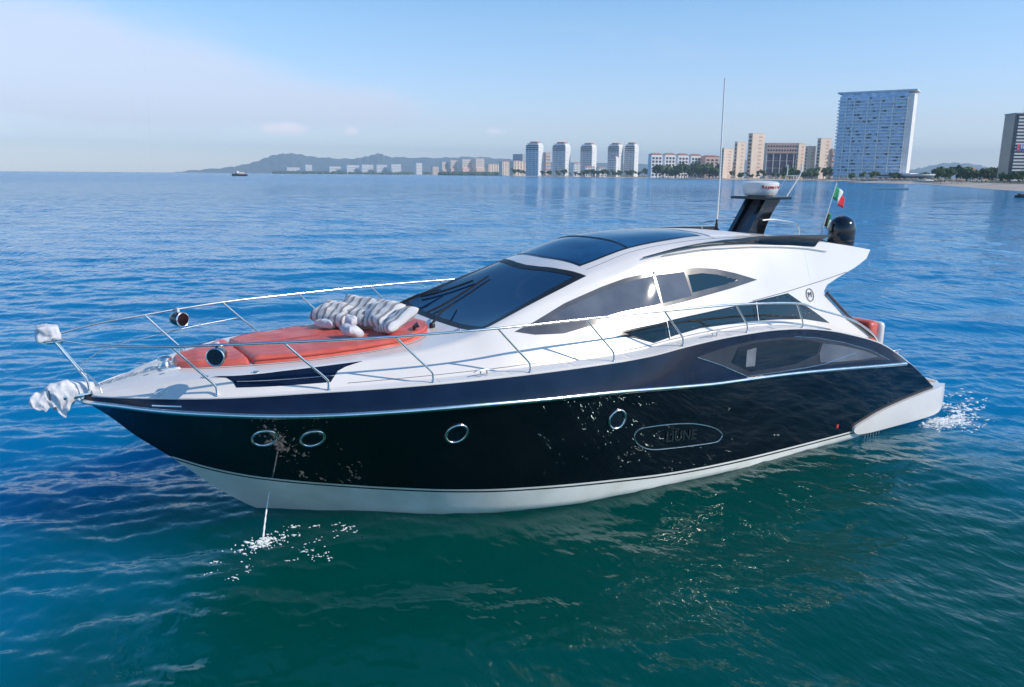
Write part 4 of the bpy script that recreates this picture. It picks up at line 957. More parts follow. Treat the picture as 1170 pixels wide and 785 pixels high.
# ---- coast tables: kind, x, y, width, top, facing
BLD = [
  ('slab_far', 1489.7, 5174.8, 96.9, 39.2, -0.280),
  ('block_far', 1575.3, 5122.4, 57.0, 56.6, -0.298),
  ('slab_far', 1656.5, 4838.0, 82.2, 45.2, -0.329),
  ('block_far', 1745.3, 4783.6, 104.1, 54.0, -0.349),
  ('slab_far', 1829.3, 4732.1, 82.2, 57.4, -0.368),
  ('slab_far', 1906.2, 4685.0, 76.7, 58.1, -0.386),
  ('block_far', 1978.4, 4640.7, 82.2, 61.4, -0.402),
  ('block_far', 2020.1, 4380.6, 47.3, 67.9, -0.431),
  ('low_villa', 1885.6, 3876.6, 42.4, 43.7, -0.452),
  ('terrace', 1883.0, 3760.9, 46.0, 65.5, -0.463),
  ('terrace', 1922.2, 3736.9, 46.0, 74.8, -0.474),
  ('terrace', 1978.9, 3702.2, 69.0, 79.8, -0.490),
  ('terrace', 2037.5, 3666.3, 59.8, 84.8, -0.506),
  ('low_villa', 1998.1, 3455.8, 70.1, 56.0, -0.523),
  ('low_villa', 1541.8, 2562.6, 49.3, 53.2, -0.540),
  ('grey_block', 1690.5, 2706.0, 49.1, 84.0, -0.557),
  ('cream_block', 1370.0, 2198.7, 54.1, 47.0, -0.555),
  ('white_tower', 1089.5, 1666.9, 43.8, 85.2, -0.576),
  ('pink_block', 1339.1, 1983.1, 21.0, 69.9, -0.591),
  ('white_tower', 1146.5, 1632.0, 44.9, 84.6, -0.609),
  ('villa', 1118.7, 1531.7, 20.8, 32.7, -0.628),
  ('white_tower', 1203.9, 1596.8, 40.5, 83.0, -0.643),
  ('white_tower_short', 1193.8, 1485.7, 26.0, 50.5, -0.673),
  ('white_tower', 1292.8, 1601.0, 39.3, 85.5, -0.676),
  ('white_tower', 1327.4, 1579.8, 35.9, 86.9, -0.696),
  ('villa', 1114.4, 1475.7, 30.4, 24.3, -0.643),
  ('villa', 1139.5, 1460.4, 24.3, 22.5, -0.659),
  ('apartment_row', 1110.5, 1243.6, 28.9, 47.8, -0.725),
  ('apartment_row', 1148.0, 1244.0, 27.4, 48.5, -0.741),
  ('apartment_row', 1185.3, 1244.6, 27.7, 48.3, -0.757),
  ('apartment_row', 1222.4, 1245.3, 26.2, 48.2, -0.772),
  ('pink_row', 1243.0, 1221.0, 39.1, 45.5, -0.790),
  ('hotel_block', 973.3, 917.1, 19.9, 48.5, -0.809),
  ('hotel_block', 998.4, 913.5, 17.2, 59.3, -0.824),
  ('hotel_tower', 1028.4, 906.8, 26.0, 73.1, -0.842),
  ('hotel_wing', 1114.4, 924.5, 60.4, 61.3, -0.873),
  ('hotel_pylon', 1099.3, 875.1, 13.1, 58.1, -0.893),
  ('hotel_block', 1088.1, 846.8, 15.6, 52.9, -0.903),
  ('hotel_tower', 1097.9, 829.1, 21.2, 64.9, -0.918),
  ('pink_block', 1111.1, 821.0, 9.9, 48.8, -0.928),
  ('glass_tower', 812.8, 546.3, 77.8, 97.1, -0.970),
  ('podium', 808.4, 502.2, 59.2, 9.6, -1.005),
  ('right_tower', 637.9, 301.7, 30.8, 51.1, -1.115),
  ('villa', 910.5, 486.5, 7.9, 14.2, -1.071),
  ('villa', 899.1, 470.0, 8.7, 12.2, -1.080),
]
SHORE = [[1784.0, 7106.0], [2089.0, 5746.0], [1946.0, 4192.0], [1891.0, 3287.0], [1314.0, 2116.0], [1087.0, 1551.0], [1165.0, 1328.0], [910.0, 874.0], [937.0, 763.0], [818.0, 602.0], [654.0, 433.0], [611.0, 365.0], [470.0, 252.0], [374.0, 182.0], [323.0, 143.0], [237.0, 78.0], [220.0, 30.0]]
RIDGE = [[1146.7, 11014.8, -19.4], [1473.9, 10814.2, -16.5], [1756.9, 10640.8, 23.5], [2179.7, 10381.7, 70.1], [2463.0, 10208.0, 136.5], [2672.1, 10079.9, 223.4], [2886.9, 9948.3, 246.5], [3117.5, 9806.9, 206.2], [3488.9, 9579.3, 188.3], [3675.8, 9464.8, 221.8], [3806.7, 9384.5, 254.8], [3935.9, 9305.4, 213.5], [4419.2, 9009.1, 207.3], [4837.7, 8752.7, 221.6], [5349.2, 8439.2, 183.8], [6094.1, 7982.7, 158.6], [6838.8, 7526.3, 154.7], [7673.5, 7014.7, 204.7], [8700.8, 6385.1, 150.2], [9357.0, 5983.0, 102.8], [9541.1, 5870.2, 125.8], [9813.4, 5703.2, 192.1], [10093.4, 5531.7, 184.0], [10378.4, 5357.0, 133.4], [10942.1, 5011.5, 95.8], [11496.0, 4672.0, 132.8]]
# ------------------------------------------------------------------ coast
LAND_Z = 2.0
m_sand = noisy(mat('beach_sand', (.46, .39, .31), .9), (.40, .33, .26), (.54, .46, .38), .05, 6)
m_land = noisy(mat('land_ground', (.10, .11, .06), .95), (.07, .085, .045), (.16, .15, .09), .02, 6)
m_hill = noisy(mat('hill_forest', (.08, .12, .12), .95), (.06, .095, .095), (.10, .14, .14), .004, 8)  # forest colour paled and blued, standing in for denser haze
SH = [Vector((x, y, 0)) for x, y in SHORE]
SH = [v for v in catmull(SH, 6)]
back = []
n = len(SH); V = []; F = []
inl = []
for i_, p in enumerate(SH):
    t = (SH[min(i_+1, n-1)]-SH[max(i_-1, 0)]).normalized(); inl.append(Vector((t.y, -t.x, 0))*(-1))
cen = Vector((6000, 2500, 0))
for i_ in range(n):
    if inl[i_].dot(cen-SH[i_]) < 0: inl[i_] = -inl[i_]
def shore_rows(offs):
    V = []; 
    for i_, p in enumerate(SH):
        w = 1+.002*p.length
        jit = 1+.35*math.sin(i_*1.7)+.2*math.sin(i_*.6)
        for d, z in offs: V.append(tuple(p+inl[i_]*d*w*jit+Vector((0, 0, z))))
    return V
offs = [(-6, -1.0), (0, .05), (4, .7), (9, 1.4), (13, LAND_Z)]
V = shore_rows(offs); k = len(offs)
F = [(i_*k+j, i_*k+j+1, (i_+1)*k+j+1, (i_+1)*k+j) for i_ in range(n-1) for j in range(k-1)]
struct(mk('beach', V, F, m_sand, None, 60))
V = shore_rows([(13, LAND_Z)]); far_ = []
m0 = len(V)
V += [(9000, -300, LAND_Z), (11000, 3000, LAND_Z), (9000, 6500, LAND_Z), (4600, 9200, LAND_Z)]
ord_ = list(range(n)) + [m0, m0+1, m0+2, m0+3]
tri = delaunay_2d_cdt([Vector(v[:2]) for v in V], [], [ord_], 1, 1e-4)
struct(mk('coastal_plain', [(v.x, v.y, LAND_Z) for v in tri[0]], [tuple(f) for f in tri[2]], m_land, None, 0))
# hills far behind the bay
R = [Vector(p) for p in RIDGE]; R = catmull(R, 10); V = []; nr_ = 14
for i_, p in enumerate(R):
    d = Vector((p.x, p.y, 0)).normalized()
    for j in range(nr_):
        t = j/(nr_-1)
        h = p.z+6*math.sin(i_*1.3)+4*math.sin(i_*2.9)
        hz = -3+(h+3)*(t/.55 if t < .55 else 1-(t-.55)/.45*.9)
        hz += 14*math.sin(i_*.9+j*1.7)*math.sin(math.pi*t)*min(1, h/100) if t < .5 else 0
        dd = (t-.55)*2600*(1 if t < .55 else .8)
        V.append(tuple(Vector((p.x, p.y, 0))+d*dd+Vector((0, 0, max(-3, hz)))))
F = [(i_*nr_+j, i_*nr_+j+1, (i_+1)*nr_+j+1, (i_+1)*nr_+j) for i_ in range(len(R)-1) for j in range(nr_-1)]
struct(mk('distant_hills', V, F, m_hill, None, 180))

def wallmat(n, c, v=.06): return noisy(mat(n, c, .8), tuple(x*(1-v) for x in c), tuple(min(1, x*(1+v)) for x in c), .08, 5)
W_ = wallmat('white_render', (.82, .79, .76)); CR = wallmat('cream_render', (.88, .68, .52)); PK = wallmat('pink_render', (.70, .46, .37))
GY = wallmat('grey_concrete', (.34, .36, .40)); TN = wallmat('tan_render', (.60, .45, .34)); RD = wallmat('terracotta', (.46, .17, .11)); SLAB = wallmat('pale_slab', (.70, .71, .73))
GLB = noisy(mat('blue_glazing', (.22, .36, .55), .25, metal=.5), (.20, .36, .58), (.45, .62, .82), .22, 6, coord='Object')
GLD = noisy(mat('dark_openings', (.045, .055, .075), .3), (.02, .03, .045), (.10, .11, .13), .3, 6)
GLP = noisy(mat('violet_glazing', (.08, .06, .10), .3), (.04, .03, .06), (.13, .10, .15), .3, 5)
m_sign = mat('sign_blue', (.05, .11, .38), .6); m_signr = mat('sign_pink', (.75, .12, .16), .6); m_signw = mat('sign_white', (.75, .75, .78), .6)
Wl = {'white_tower': ('slim white apartment tower with dark upper loggias and a red rooftop', 'tower')}
def bx(nm, x0, x1, y0, y1, z0, z1, m, p, bev=0): return box(nm, x0, x1, y0, y1, z0, z1, m, p, bev)
def building(kind, x, y, W, top, rz, label, group):
    h = top-LAND_Z+.3; dl = .42
    if kind in ('glass_tower',): dl = .16
    if kind in ('right_tower',): dl = -.55
    if kind in ('slab_far', 'terrace', 'block_far', 'apartment_row', 'pink_row', 'villa', 'low_villa', 'cream_block', 'pink_block'): dl = -.55
    if kind.startswith('hotel'): dl = -.70
    if kind == 'hotel_wing': dl = -.25
    ratio = {'glass_tower': .34, 'white_tower': .85, 'right_tower': .45, 'hotel_block': .4, 'hotel_tower': .4, 'hotel_pylon': .4, 'podium': .3, 'hotel_wing': .25, 'apartment_row': .5, 'slab_far': .3, 'terrace': .6}.get(kind, .6)
    w = W/(math.cos(dl)+ratio*abs(math.sin(dl))); d = w*ratio
    b = thing(kind if kind not in NAMES else NAMES[kind], label, 'building', (x, y, LAND_Z-.3), rz-dl, group)
    hw = w/2; hd = d/2
    def floors(n, z0, z1, glass, slab, inset=.0, x0=-hw, x1=hw, side=False, rail=1.1):
        fh = (z1-z0)/n
        for k in range(n):
            zz = z0+k*fh
            bx('window_band', x0+.6, x1-.6, -hd-.25, -hd+.4, zz+fh*.34, zz+fh*.88, glass, b)
            if slab: bx('balcony', x0+.2, x1-.2, -hd-rail, -hd-.0, zz, zz+fh*.26, slab, b)
            if side: bx('window_band', hw-.3, hw+.2, -hd*.55, hd*.55, zz+fh*.35, zz+fh*.75, glass, b)
    if kind == 'glass_tower':
        bx('wall', -hw, hw, -hd, hd, 0, h*.955, W_, b)
        nf = 24; fh = h*.88/nf
        for k in range(nf):
            zz = 5+k*fh
            bx('window_band', -hw+.4, hw-5.2, -hd-.3, -hd+.3, zz+fh*.30, zz+fh*.97, GLB, b)
            bx('balcony', -hw-1.2, hw-4.6, -hd-2.0, -hd-.35, zz, zz+1.05, W_, b)
            bx('balustrade', -hw-1.2, hw-4.6, -hd-2.05, -hd-1.95, zz+1.05, zz+1.55, GLB, b)
            rv = random.Random(k)
            for q in range(4):
                xx = rv.uniform(-hw+3, hw-9); bx('curtain', xx, xx+rv.uniform(1.5, 4), -hd-.36, -hd-.31, zz+fh*.32, zz+fh*.95, SLAB if rv.random() < .3 else GLD, b)
        for xx in (-.40, -.29, -.10, .07, .24, .42):
            bx('fin', xx*w-.6, xx*w+.6, -hd-2.5, -hd-.3, 3, h*.93, W_, b)
        bx('recess', hw*.86-2.2, hw*.86-.6, -hd-.6, -hd-.1, 3, h*.93, GLD, b)
        bx('top_storey', -hw+2, hw-5.5, -hd-.8, hd-1, h*.93, h-1.6, GLB, b)
        bx('roof', -hw-2.5, hw+2.5, -hd-3, hd+2, h-1.6, h, SLAB, b)
        return b
    if kind == 'right_tower':
        bx('wall', -hw, hw, -hd, hd, 0, h, TN, b)
        nf = 20; fh = (h-2)/nf
        for k in range(nf):
            zz = 1.5+k*fh
            bx('window_band', -hw+1.6, hw-.2, -hd-.15, -hd+.4, zz+fh*.55, zz+fh*.98, GLD, b)
            bx('balcony', -hw+2.4, hw+.3, -hd-1.3, -hd-.2, zz, zz+fh*.52, W_, b)
        bx('corner_glazing', -hw+.3, -hw+2.3, -hd-.6, -hd-.16, 1, h-.5, GLD, b)
        bx('roof', -hw-.4, hw+.4, -hd-1.6, hd+.4, h, h+.7, GY, b)
        mb_ = bx('banner', -hw+3.2, hw+.2, -hd-1.55, -hd-1.36, h*.47, h*.56, m_sign, b)
        bx('banner_emblem', -hw+3.4, -hw+5.6, -hd-1.65, -hd-1.56, h*.475, h*.565, m_signr, mb_)
        for q in range(9): bx('banner_mark', -hw+6.3+q*1.35, -hw+7.2+q*1.35, -hd-1.65, -hd-1.56, h*.50, h*(.545 if q % 3 else .555), m_signw, mb_)
        tube('crane_mast', [(-hw*.3, 0, h), (-hw*.3, 0, h+4.2)], .22, GY, b, 6); tube('crane_jib', [(-hw*.35, 0, h+4.2), (hw*1.2, 0, h+3.8)], .2, GY, b, 6)
        return b
    if kind == 'podium':
        bx('wall', -hw, hw*.3, -hd, hd, 0, h, SLAB, b); bx('window_band', -hw+1, hw*.3-1, -hd-.2, -hd+.2, h*.2, h*.42, GLD, b); bx('window_band', -hw+1, hw*.3-1, -hd-.2, -hd+.2, h*.58, h*.8, GLD, b)
        n_ = 24; V = []; F = []
        lathe('rotunda', [(hw*.55, 0), (hw*.55, h*.75), (hw*.6, h*.75), (hw*.6, h*.9), (0, h*.92)], SLAB, b, (hw*.45, 0, 0), 28)
        lathe('window_band', [(hw*.556, h*.25), (hw*.556, h*.62)], GLD, b, (hw*.45, 0, 0), 28)
        return b
    if kind in ('white_tower', 'white_tower_short'):
        bx('wall', -hw, hw, -hd, hd, 0, h*.90, W_, b)
        nf = 15 if kind == 'white_tower' else 8
        fh = h*.88/nf
        for k in range(nf):
            zz = 2+k*fh; top2 = k >= nf-3 and kind == 'white_tower'
            bx('window_band', -hw+1.0, hw-1.6, -hd-.3, -hd+.3, zz+fh*(.25 if top2 else .42), zz+fh*.92, GLD if top2 else GLW, b)
            bx('balcony', -hw+.2, hw-.8, -hd-1.6, -hd-.0, zz, zz+fh*.30, W_, b)
            if k % 2: bx('side_window', hw-.1, hw+.15, -hd*.25, hd*.05, zz+fh*.4, zz+fh*.8, GLW, b)
        for xx in (-.28, 0., .28): bx('pier', xx*w-.5, xx*w+.5, -hd-1.8, -hd-.2, 0, h*.76, W_, b)
        bx('crown', -hw*.8, hw*.85, -hd*.9, hd*.9, h*.90, h*.955, W_, b)
        bx('roof', -hw*.5, hw*.6, -hd*.6, hd*.6, h*.955, h, RD, b)
        return b
    base = {'slab_far': W_, 'block_far': W_, 'low_villa': CR, 'terrace': CR, 'grey_block': GY, 'cream_block': CR, 'pink_block': PK, 'villa': W_, 'apartment_row': W_, 'pink_row': PK,
            'hotel_block': CR, 'hotel_tower': CR, 'hotel_wing': CR, 'hotel_pylon': CR}[kind]
    bx('wall', -hw, hw, -hd, hd, 0, h, base, b)
    if kind == 'hotel_wing':
        bx('upper_wall', -hw, hw, -hd-2, -hd, h*.72, h, PK, b)
        for k in range(2):
            for q in range(12): bx('window', -hw+2+q*(w-4)/12, -hw+2+(q+.55)*(w-4)/12, -hd-2.2, -hd-1.9, h*(.77+.11*k), h*(.82+.11*k), GLD, b)
        for k in range(3): bx('window_band', -hw+1, hw-1, -hd-.4, -hd+.2, h*(.10+.205*k), h*(.29+.205*k), GLP, b)
        for q in range(6): bx('pier', -hw+.5+q*(w-2)/5, -hw+1.7+q*(w-2)/5, -hd-1.2, -hd-.2, 0, h*.72, W_, b)
    elif kind.startswith('hotel'):
        nf = 9 if kind != 'hotel_tower' else 11
        for k in range(nf):
            zz = 3+k*(h-5)/nf; fh = (h-5)/nf
            bx('window', hw*.05, hw*.55, -hd-.25, -hd+.3, zz+fh*.3, zz+fh*.75, PK, b)
            bx('side_window', -hw-.2, -hw+.2, -hd*.5, hd*.5, zz+fh*.2, zz+fh*.8, GLD, b)
            bx('side_window', hw-.2, hw+.2, -hd*.2, hd*.6, zz+fh*.2, zz+fh*.8, GLD, b)
        bx('parapet', -hw-.3, hw+.3, -hd-.3, hd+.3, h, h+.8, base, b)
    elif kind in ('apartment_row', 'pink_row'):
        nf = 6
        for k in range(nf):
            zz = 1.5+k*(h-6)/nf; fh = (h-6)/nf
            for q in range(3): bx('window', -hw+(.08+q*.31)*w, -hw+(.28+q*.31)*w, -hd-.3, -hd+.2, zz+fh*.2, zz+fh*.85, GLD, b)
        mk('roof', [(-hw-.6, -hd-1.2, h), (hw+.6, -hd-1.2, h), (hw+.6, hd+.6, h), (-hw-.6, hd+.6, h), (-hw*.6, 0, h+3), (hw*.6, 0, h+3)], [(0, 1, 5, 4), (1, 2, 5), (2, 3, 4, 5), (3, 0, 4), (0, 3, 2, 1)], RD, b, 0)
    elif kind == 'villa' or kind == 'low_villa' or kind == 'cream_block':
        nf = max(2, int(h/4.2))
        for k in range(nf):
            zz = .8+k*(h-1)/nf; fh = (h-1)/nf
            for q in range(4): bx('window', -hw+(.06+q*.24)*w, -hw+(.19+q*.24)*w, -hd-.2, -hd+.2, zz+fh*.25, zz+fh*.75, GLD, b)
        mk('roof', [(-hw-.6, -hd-.6, h), (hw+.6, -hd-.6, h), (hw+.6, hd+.6, h), (-hw-.6, hd+.6, h), (-hw*.3, 0, h+2.4), (hw*.3, 0, h+2.4)], [(0, 1, 5, 4), (1, 2, 5), (2, 3, 4, 5), (3, 0, 4), (0, 3, 2, 1)], RD if kind != 'cream_block' else PK, b, 0)
    else:
        nf = max(5, int(h/9)) if kind != 'terrace' else 9
        for k in range(nf):
            zz = 1.5+k*(h-2)/nf; fh = (h-2)/nf
            bx('window_band', -hw+1, hw-1, -hd-.5, -hd+.5, zz+fh*.52, zz+fh*.86, GLW, b)
            bx('balcony', -hw+.5, hw-.5, -hd-2.2, -hd-.4, zz, zz+fh*.48, base, b)
        bx('roof', -hw-.4, hw+.4, -hd-.6, hd+.4, h, h+1, base, b)
        if kind == 'terrace': bx('setback_wing', -hw*1.05, hw*1.05, -hd-9, -hd-2.3, 0, h*.45, PK, b)
    return b
GLW = noisy(mat('pale_windows', (.38, .41, .48), .3), (.27, .30, .37), (.50, .53, .60), .3, 6)  # pale blue-grey window colour
NAMES = {'slab_far': 'slab_block', 'block_far': 'apartment_block', 'terrace': 'terraced_hotel', 'white_tower': 'apartment_tower', 'white_tower_short': 'apartment_block', 'right_tower': 'banner_tower', 'apartment_row': 'apartment_house',
         'pink_row': 'apartment_house', 'podium': 'beach_club', 'low_villa': 'villa', 'cream_block': 'apartment_block', 'pink_block': 'apartment_block', 'grey_block': 'apartment_block', 'hotel_wing': 'hotel_wing'}
LBL = [
 'white slab at the far left end of the coast, beyond the ferry', 'square white block, second from the left end of the far coast',
 'low white building third from the left end, right of a stretch of bare trees', 'fourth white block from the left on the far shore, left of the even row',
 'fifth white block from the left on the far shore', 'sixth white block from the left on the far shore',
 'seventh white block from the left on the far shore, closing the even row', 'lone small white block standing apart, left of the terraced pinkish hotels',
 'low cream house at the left foot of the terraced pink hotels', 'leftmost of the four terraced pinkish hotels on the far shore', 'second from the left of the four terraced pinkish hotels',
 'third of the four terraced pinkish hotels, next to the rightmost one', 'rightmost of the four terraced pinkish hotels on the far shore', 'long low cream house just right of the terraced pinkish hotels',
 'cream house left of the grey block, nearer than the terraced hotels', 'dark grey block rising behind cream houses left of the first white tower', 'low cream block under the grey block, beside the first white tower',
 'leftmost of the five slim white towers with red rooftops', 'narrow pink block squeezed between the first and second white towers', 'second slim white tower from the left, right of the narrow pink block',
 'small white house directly right of the foot of the second white tower', 'third slim white tower from the left, standing apart with dark upper loggias', 'half-height white block in front of the fourth slim white tower',
 'fourth slim white tower, rising behind the half-height white block', 'rightmost of the five slim white towers, just right of the fourth', 'low red-roofed white house at the foot of the third white tower', 'low red-roofed white house between the third white tower and the half-height block',
 'leftmost white house of the red-roofed apartment row left of the whip antenna', 'second white house of the red-roofed apartment row', 'third white house of the red-roofed apartment row', 'fourth white house of the red-roofed apartment row, touching the pink one', 'long pink house closing the red-roofed apartment row on the right',
 'lowest cream block at the left end of the big stepped hotel, by the whip antenna', 'middle-height cream block of the stepped hotel, left of its tall tower', 'tallest cream tower of the stepped hotel, left of the dark glazed wing', 'wide hotel wing with pink upper storeys and dark violet glazing',
 'narrow cream pylon at the right end of the dark glazed wing', 'cream block right of the glazed wing and left of the second hotel tower', 'second cream hotel tower, just left of the blue glass high-rise', 'small pink block wedged between the second hotel tower and the blue glass high-rise',
 'tall wide high-rise with blue glass balconies, white fins and a flat overhanging roof', 'low pale beach club with a round end at the foot of the blue glass high-rise', 'tan high-rise at the right edge of the view with white balconies and a blue banner',
 'small white house among trees, left one of two left of the tan high-rise', 'small white house among trees, right one of two left of the tan high-rise']
GRP = {'white_tower': 'slim white towers with red rooftops', 'slab_far': 'white blocks on the far shore', 'block_far': 'white blocks on the far shore', 'terrace': 'terraced pinkish hotels', 'apartment_row': 'red-roofed apartment row', 'villa': 'small houses near the shore', 'low_villa': 'low cream houses on the far shore'}
for (kind, x, y, W, top, rz), lab in zip(BLD, LBL): building(kind, x, y, W, top, rz, lab, GRP.get(kind))
tag(box('entrance_canopy', 1049, 1056, 860, 868, LAND_Z, 12, mat('yellow_render', (.8, .5, .02), .7)), 'small bright yellow canopy at the foot of the tallest cream hotel tower', 'canopy')

# trees of the shore
m_leaf = [noisy(mat('tree_leaves', c, .75), tuple(x*.6 for x in c), tuple(x*1.5 for x in c), .35, 4) for c in ((.055, .11, .03), (.045, .09, .035), (.085, .12, .035))]
m_bark = noisy(mat('bark', (.16, .11, .07), .9), (.12, .08, .05), (.2, .14, .1), 3, 4)
def crown_mesh(seed, R_, H_, n, leaf, m):
    rnd = random.Random(seed); bm = bmesh.new()
    cl = [(rnd.uniform(-.6, .6)*R_, rnd.uniform(-.6, .6)*R_, rnd.uniform(.35, .95)*H_, rnd.uniform(.32, .55)*R_) for _ in range(9)]
    for k in range(n):
        cx_, cy_, cz_, cr_ = rnd.choice(cl); v = Vector((rnd.gauss(0, 1), rnd.gauss(0, 1), rnd.gauss(0, 1))).normalized()*cr_*rnd.uniform(.5, 1.05)
        p = Vector((cx_, cy_, cz_))+Vector((v.x, v.y, v.z*.75)); nrm = (v+Vector((rnd.gauss(0, .4)*cr_, rnd.gauss(0, .4)*cr_, rnd.gauss(0, .4)*cr_))).normalized()
        a = nrm.orthogonal().normalized(); b_ = nrm.cross(a); s_ = leaf*rnd.uniform(.6, 1.4)
        bm.faces.new([bm.verts.new(p+a*s_*math.cos(q)+b_*s_*.7*math.sin(q)) for q in (0, 1.6, 3.1, 4.7)])
    me = bpy.data.meshes.new('crown'); bm.to_mesh(me); bm.free(); me.materials.append(m); return me
def tree_proto(seed, H, R_, m):
    t = thing('shore_tree', 'tree', 'tree')
    cm = crown_mesh(seed, R_, H*.75, 420, .11*R_+.25, m); o = _mk_link('crown', cm, None, t, 0); o.location = (0, 0, H*.18)
    tk = tube('trunk', [(0, 0, -.5), (.1, .05, H*.3), (.3, -.1, H*.6)], [.32, .24, .12], m_bark, t, 6)
    return t
def palm_proto(seed, H):
    rnd = random.Random(seed); t = thing('palm_tree', 'palm', 'palm tree'); bm = bmesh.new(); top = Vector((rnd.uniform(-.6, .6), rnd.uniform(-.6, .6), H))
    for k in range(17):
        a = 2*math.pi*k/17+rnd.uniform(-.2, .2); L_ = rnd.uniform(2.6, 3.6); e = rnd.uniform(-.3, .9); prev = None
        for q in range(7):
            u = q/6; c = top+Vector((math.cos(a)*L_*u, math.sin(a)*L_*u, L_*(e*u-1.25*u*u))); w = .5*math.sin(math.pi*min(1, u*.9+.1))+.05; s_ = Vector((-math.sin(a), math.cos(a), 0))*w
            cur = (bm.verts.new(c-s_-Vector((0, 0, w*.5))), bm.verts.new(c), bm.verts.new(c+s_-Vector((0, 0, w*.5))))
            if prev: bm.faces.new((prev[0], prev[1], cur[1], cur[0])); bm.faces.new((prev[1], prev[2], cur[2], cur[1]))
            prev = cur
    frombm('crown', bm, m_leaf[2], t, 0); tube('trunk', [(0, 0, -.5), (top.x*.4, top.y*.4, H*.5), tuple(top)], [.26, .2, .16], m_bark, t, 6)
    return t
protos = [tree_proto(1, 9, 4.6, m_leaf[0]), tree_proto(2, 11, 5.5, m_leaf[1]), tree_proto(3, 7.5, 5.2, m_leaf[0]), tree_proto(4, 10, 4.2, m_leaf[2]), palm_proto(5, 11), palm_proto(6, 9)]
used = [False]*6
CAMP = Vector((CAM_LOC[0], CAM_LOC[1], 0))
FH = Vector((math.sin(yaw), math.cos(yaw), 0)); RH = Vector((math.cos(yaw), -math.sin(yaw), 0))
def bearing_pos(t, D): return CAMP + FH*D + RH*(t*D)      # t = tangent of the bearing off the camera's heading
def put_tree(k, p, s, lab, grp):
    o = protos[k] if not used[k] else copy_tree(protos[k]); used[k] = True
    o.location = (p.x, p.y, LAND_Z); o.rotation_euler = (0, 0, random.uniform(0, 6.28)); o.scale = (s, s, s*random.uniform(.85, 1.15)); o['label'] = lab; o['group'] = grp
TR = [  # bearing range, depth, count, scale, what it stands by
 (-.005, .035, 2150, 10, 1.2, 'beside the leftmost slim white tower'),
 (.035, .085, 1850, 10, 1.1, 'between the second and third slim white towers'),
 (.085, .175, 1800, 22, 1.15, 'along the shore below the rightmost slim white towers'),
 (.175, .262, 1450, 40, 1.7, 'in front of the red-roofed apartment row'),
 (.262, .33, 1120, 12, .75, 'at the foot of the cream hotel blocks'),
 (.33, .415, 1080, 22, 1.15, 'in front of the dark glazed hotel wing'),
 (.415, .52, 860, 16, .75, 'at the foot of the blue glass high-rise'),
 (.52, .60, 680, 20, .95, 'right of the round beach club'),
 (.60, .70, 500, 14, .6, 'left of the foot of the tan high-rise'),
]
KIND = {0: 'dark green round-crowned tree', 1: 'tall dense dark tree', 2: 'low spreading green tree', 3: 'light green tree', 4: 'tall palm', 5: 'shorter palm'}
for (ta, tb, D, n_, sc, where) in TR:
    for i_ in range(n_):
        k = random.choices(range(6), [5, 5, 5, 3, 1.2, 1.2])[0]; t = ta+(tb-ta)*(i_+random.uniform(0, 1))/n_
        put_tree(k, bearing_pos(t*1.02, D*random.uniform(.96, 1.05)), sc*1.35*random.uniform(.65, 1.15), KIND[k]+' '+where, 'trees on the shore '+where)
for k, p in enumerate(protos):
    if not used[k]:
        put_tree(k, bearing_pos(.3+k*.01, 1150), .9, KIND[k]+' at the foot of the cream hotel blocks', 'trees on the shore at the foot of the cream hotel blocks')
# far vegetation that reads as one mass
bm = bmesh.new()
for k in range(1500):
    u = random.random(); t = -.30+u*.32; D = random.uniform(.99, 1.03)*(5000 if t < -.09 else 3400); p = bearing_pos(t, D); s_ = random.uniform(6, 13)*(1 if t < -.09 else .9)
    mt = Matrix.Translation((p.x, p.y, LAND_Z+s_*.3)) @ Matrix.Diagonal((s_*1.6, s_*1.6, s_, 1))
    bmesh.ops.create_icosphere(bm, subdivisions=1, radius=1, matrix=mt)
for v in bm.verts: v.co += Vector((random.uniform(-2, 2), random.uniform(-2, 2), random.uniform(-1.5, 2)))
tag(frombm('far_trees', bm, m_leaf[1], None, 0), 'dark band of far-off trees along the low shore under the mountain', 'trees', kind='stuff')
# thatched sunshades on the beach
def sunshade():
    t = thing('beach_umbrella', '', 'beach umbrella')
    lathe('canopy', [(1.9, 0), (1.85, .12), (1.0, .65), (0, 1.15)], wallmat('thatch', (.36, .24, .16)), t, (0, 0, 2.1), 10); tube('pole', [(0, 0, -.5), (0, 0, 2.6)], .09, m_bark, t, 6); return t
sp = sunshade(); first = True
for (ta, tb, D, n_, where) in ((.0, .17, 1900, 26, 'below the slim white towers'), (.26, .37, 1140, 12, 'below the cream hotel'), (.40, .52, 720, 22, 'in front of the blue glass high-rise'), (.52, .62, 560, 10, 'right of the round beach club')):
    for i_ in range(n_):
        o = sp if first else copy_tree(sp); first = False
        p = bearing_pos(ta+(tb-ta)*(i_+random.random())/n_, D*random.uniform(.99, 1.03)); o.location = (p.x, p.y, LAND_Z-.8); o.scale = (1.3, 1.3, 1.1)
        o['label'] = 'brown thatched beach umbrella on the sand '+where; o['group'] = 'beach umbrellas '+where

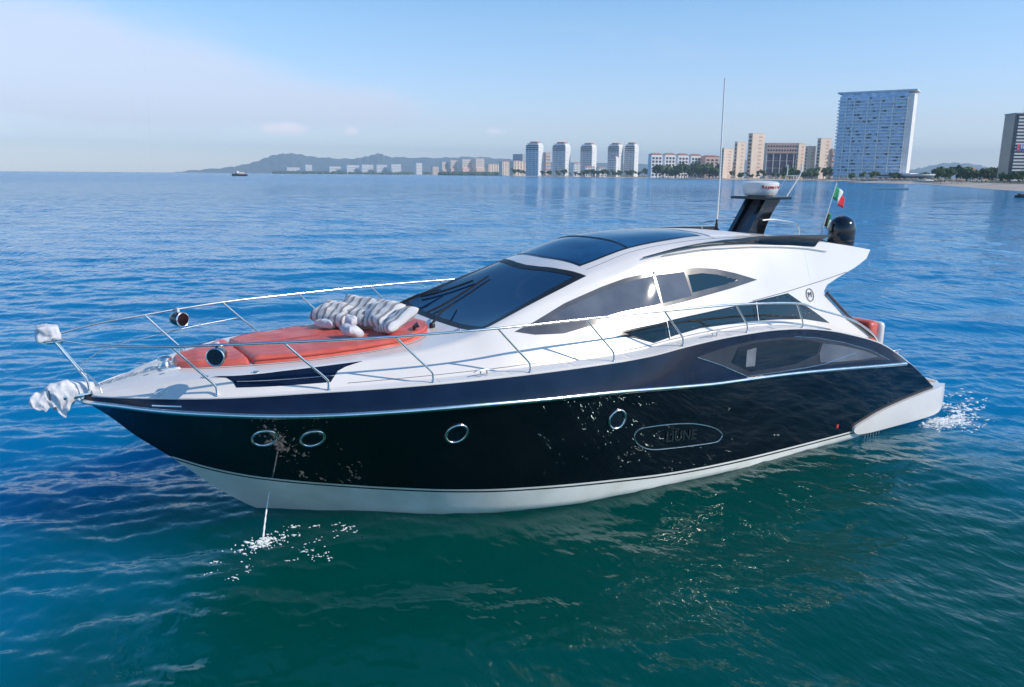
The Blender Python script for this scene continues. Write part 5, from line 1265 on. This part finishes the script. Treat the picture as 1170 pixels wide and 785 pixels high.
# ------------------------------------------------------------------ other boats
def hull_small(L_, B_, H_):
    R = []
    for i_ in range(13):
        t = i_/12; x = (t-.5)*L_; w = B_/2*(1-max(0, (t-.45)/.55)**2.2)*(.85+.15*min(1, t*4)); sh = H_*(1+.35*t*t)
        R.append([(x, -w, sh), (x, -w*.9, sh*.4), (x, -w*.45, -.25), (x, 0, -.35), (x, w*.45, -.25), (x, w*.9, sh*.4), (x, w, sh), (x, 0, sh*.93), (x, -w, sh)])
    return R
fb = thing('ferry', 'small dark ferry with white cabin on the open water at the left, far left', 'ferry', (603.9*.42, 2631.2*.42, 0), math.radians(200))
fb.location = (bearing_pos(-.3432, 1150).x, bearing_pos(-.3432, 1150).y, 0)
loft('hull', hull_small(24, 6.5, 2.6), m_dark, fb, 40, True)
box('cabin', -7, 5, -2.2, 2.2, 2.5, 4.9, m_white, fb, .2); box('windows', -6.5, 5.05, -2.25, 2.25, 3.5, 4.3, m_glass, fb); box('upper_deck', -6, 1, -2, 2, 5.0, 5.35, m_canvas, fb, .1)
box('red_trim', -10, -7.2, -2.4, 2.4, 2.6, 3.4, m_fr, fb); tube('mast', [(0, 0, 5.2), (0, 0, 9.5)], .15, m_white, fb, 6); box('wheelhouse', 1.5, 5, -1.6, 1.6, 4.95, 6.6, m_white, fb, .15)
p = bearing_pos(.4715, 330)
b2_ = thing('open_boat', 'long slim white open boat moored off the beach below the blue glass high-rise', 'boat', (p.x, p.y, 0), math.radians(-38+180))
loft('hull', hull_small(15, 2.4, .9), m_white, b2_, 40, True); box('bench', -4, -3.4, -.9, .9, .7, .95, m_teak, b2_, .03); box('bench', 0, .6, -.9, .9, .7, .95, m_teak, b2_, .03)
p = bearing_pos(.638, 205)
b3_ = thing('water_scooter', 'tiny dark personal watercraft at the right edge of the bay', 'jet ski', (p.x, p.y, 0), math.radians(150))
loft('hull', hull_small(3.2, 1.1, .5), m_dark, b3_, 40, True); box('saddle', -1.2, .3, -.22, .22, .5, .95, m_dark, b3_, .08); box('console', .3, .8, -.3, .3, .5, 1.15, m_gloss, b3_, .08)

# ------------------------------------------------------------------ air
m_h = bpy.data.materials.new('haze'); m_h.use_nodes = True; nt = m_h.node_tree; nt.nodes.clear()
vo = nt.nodes.new('ShaderNodeVolumePrincipled'); ou = nt.nodes.new('ShaderNodeOutputMaterial'); vo.inputs['Color'].default_value = (.66, .85, 1, 1); vo.inputs['Density'].default_value = 1.1e-4
vo.inputs['Anisotropy'].default_value = .0
nt.links.new(vo.outputs[0], ou.inputs['Volume'])
hz = box('haze', -12500, 12600, -12500, 12600, -6, 420, m_h); hz['kind'] = 'stuff'; hz['label'] = 'thin blue haze over the bay'; hz['category'] = 'haze'
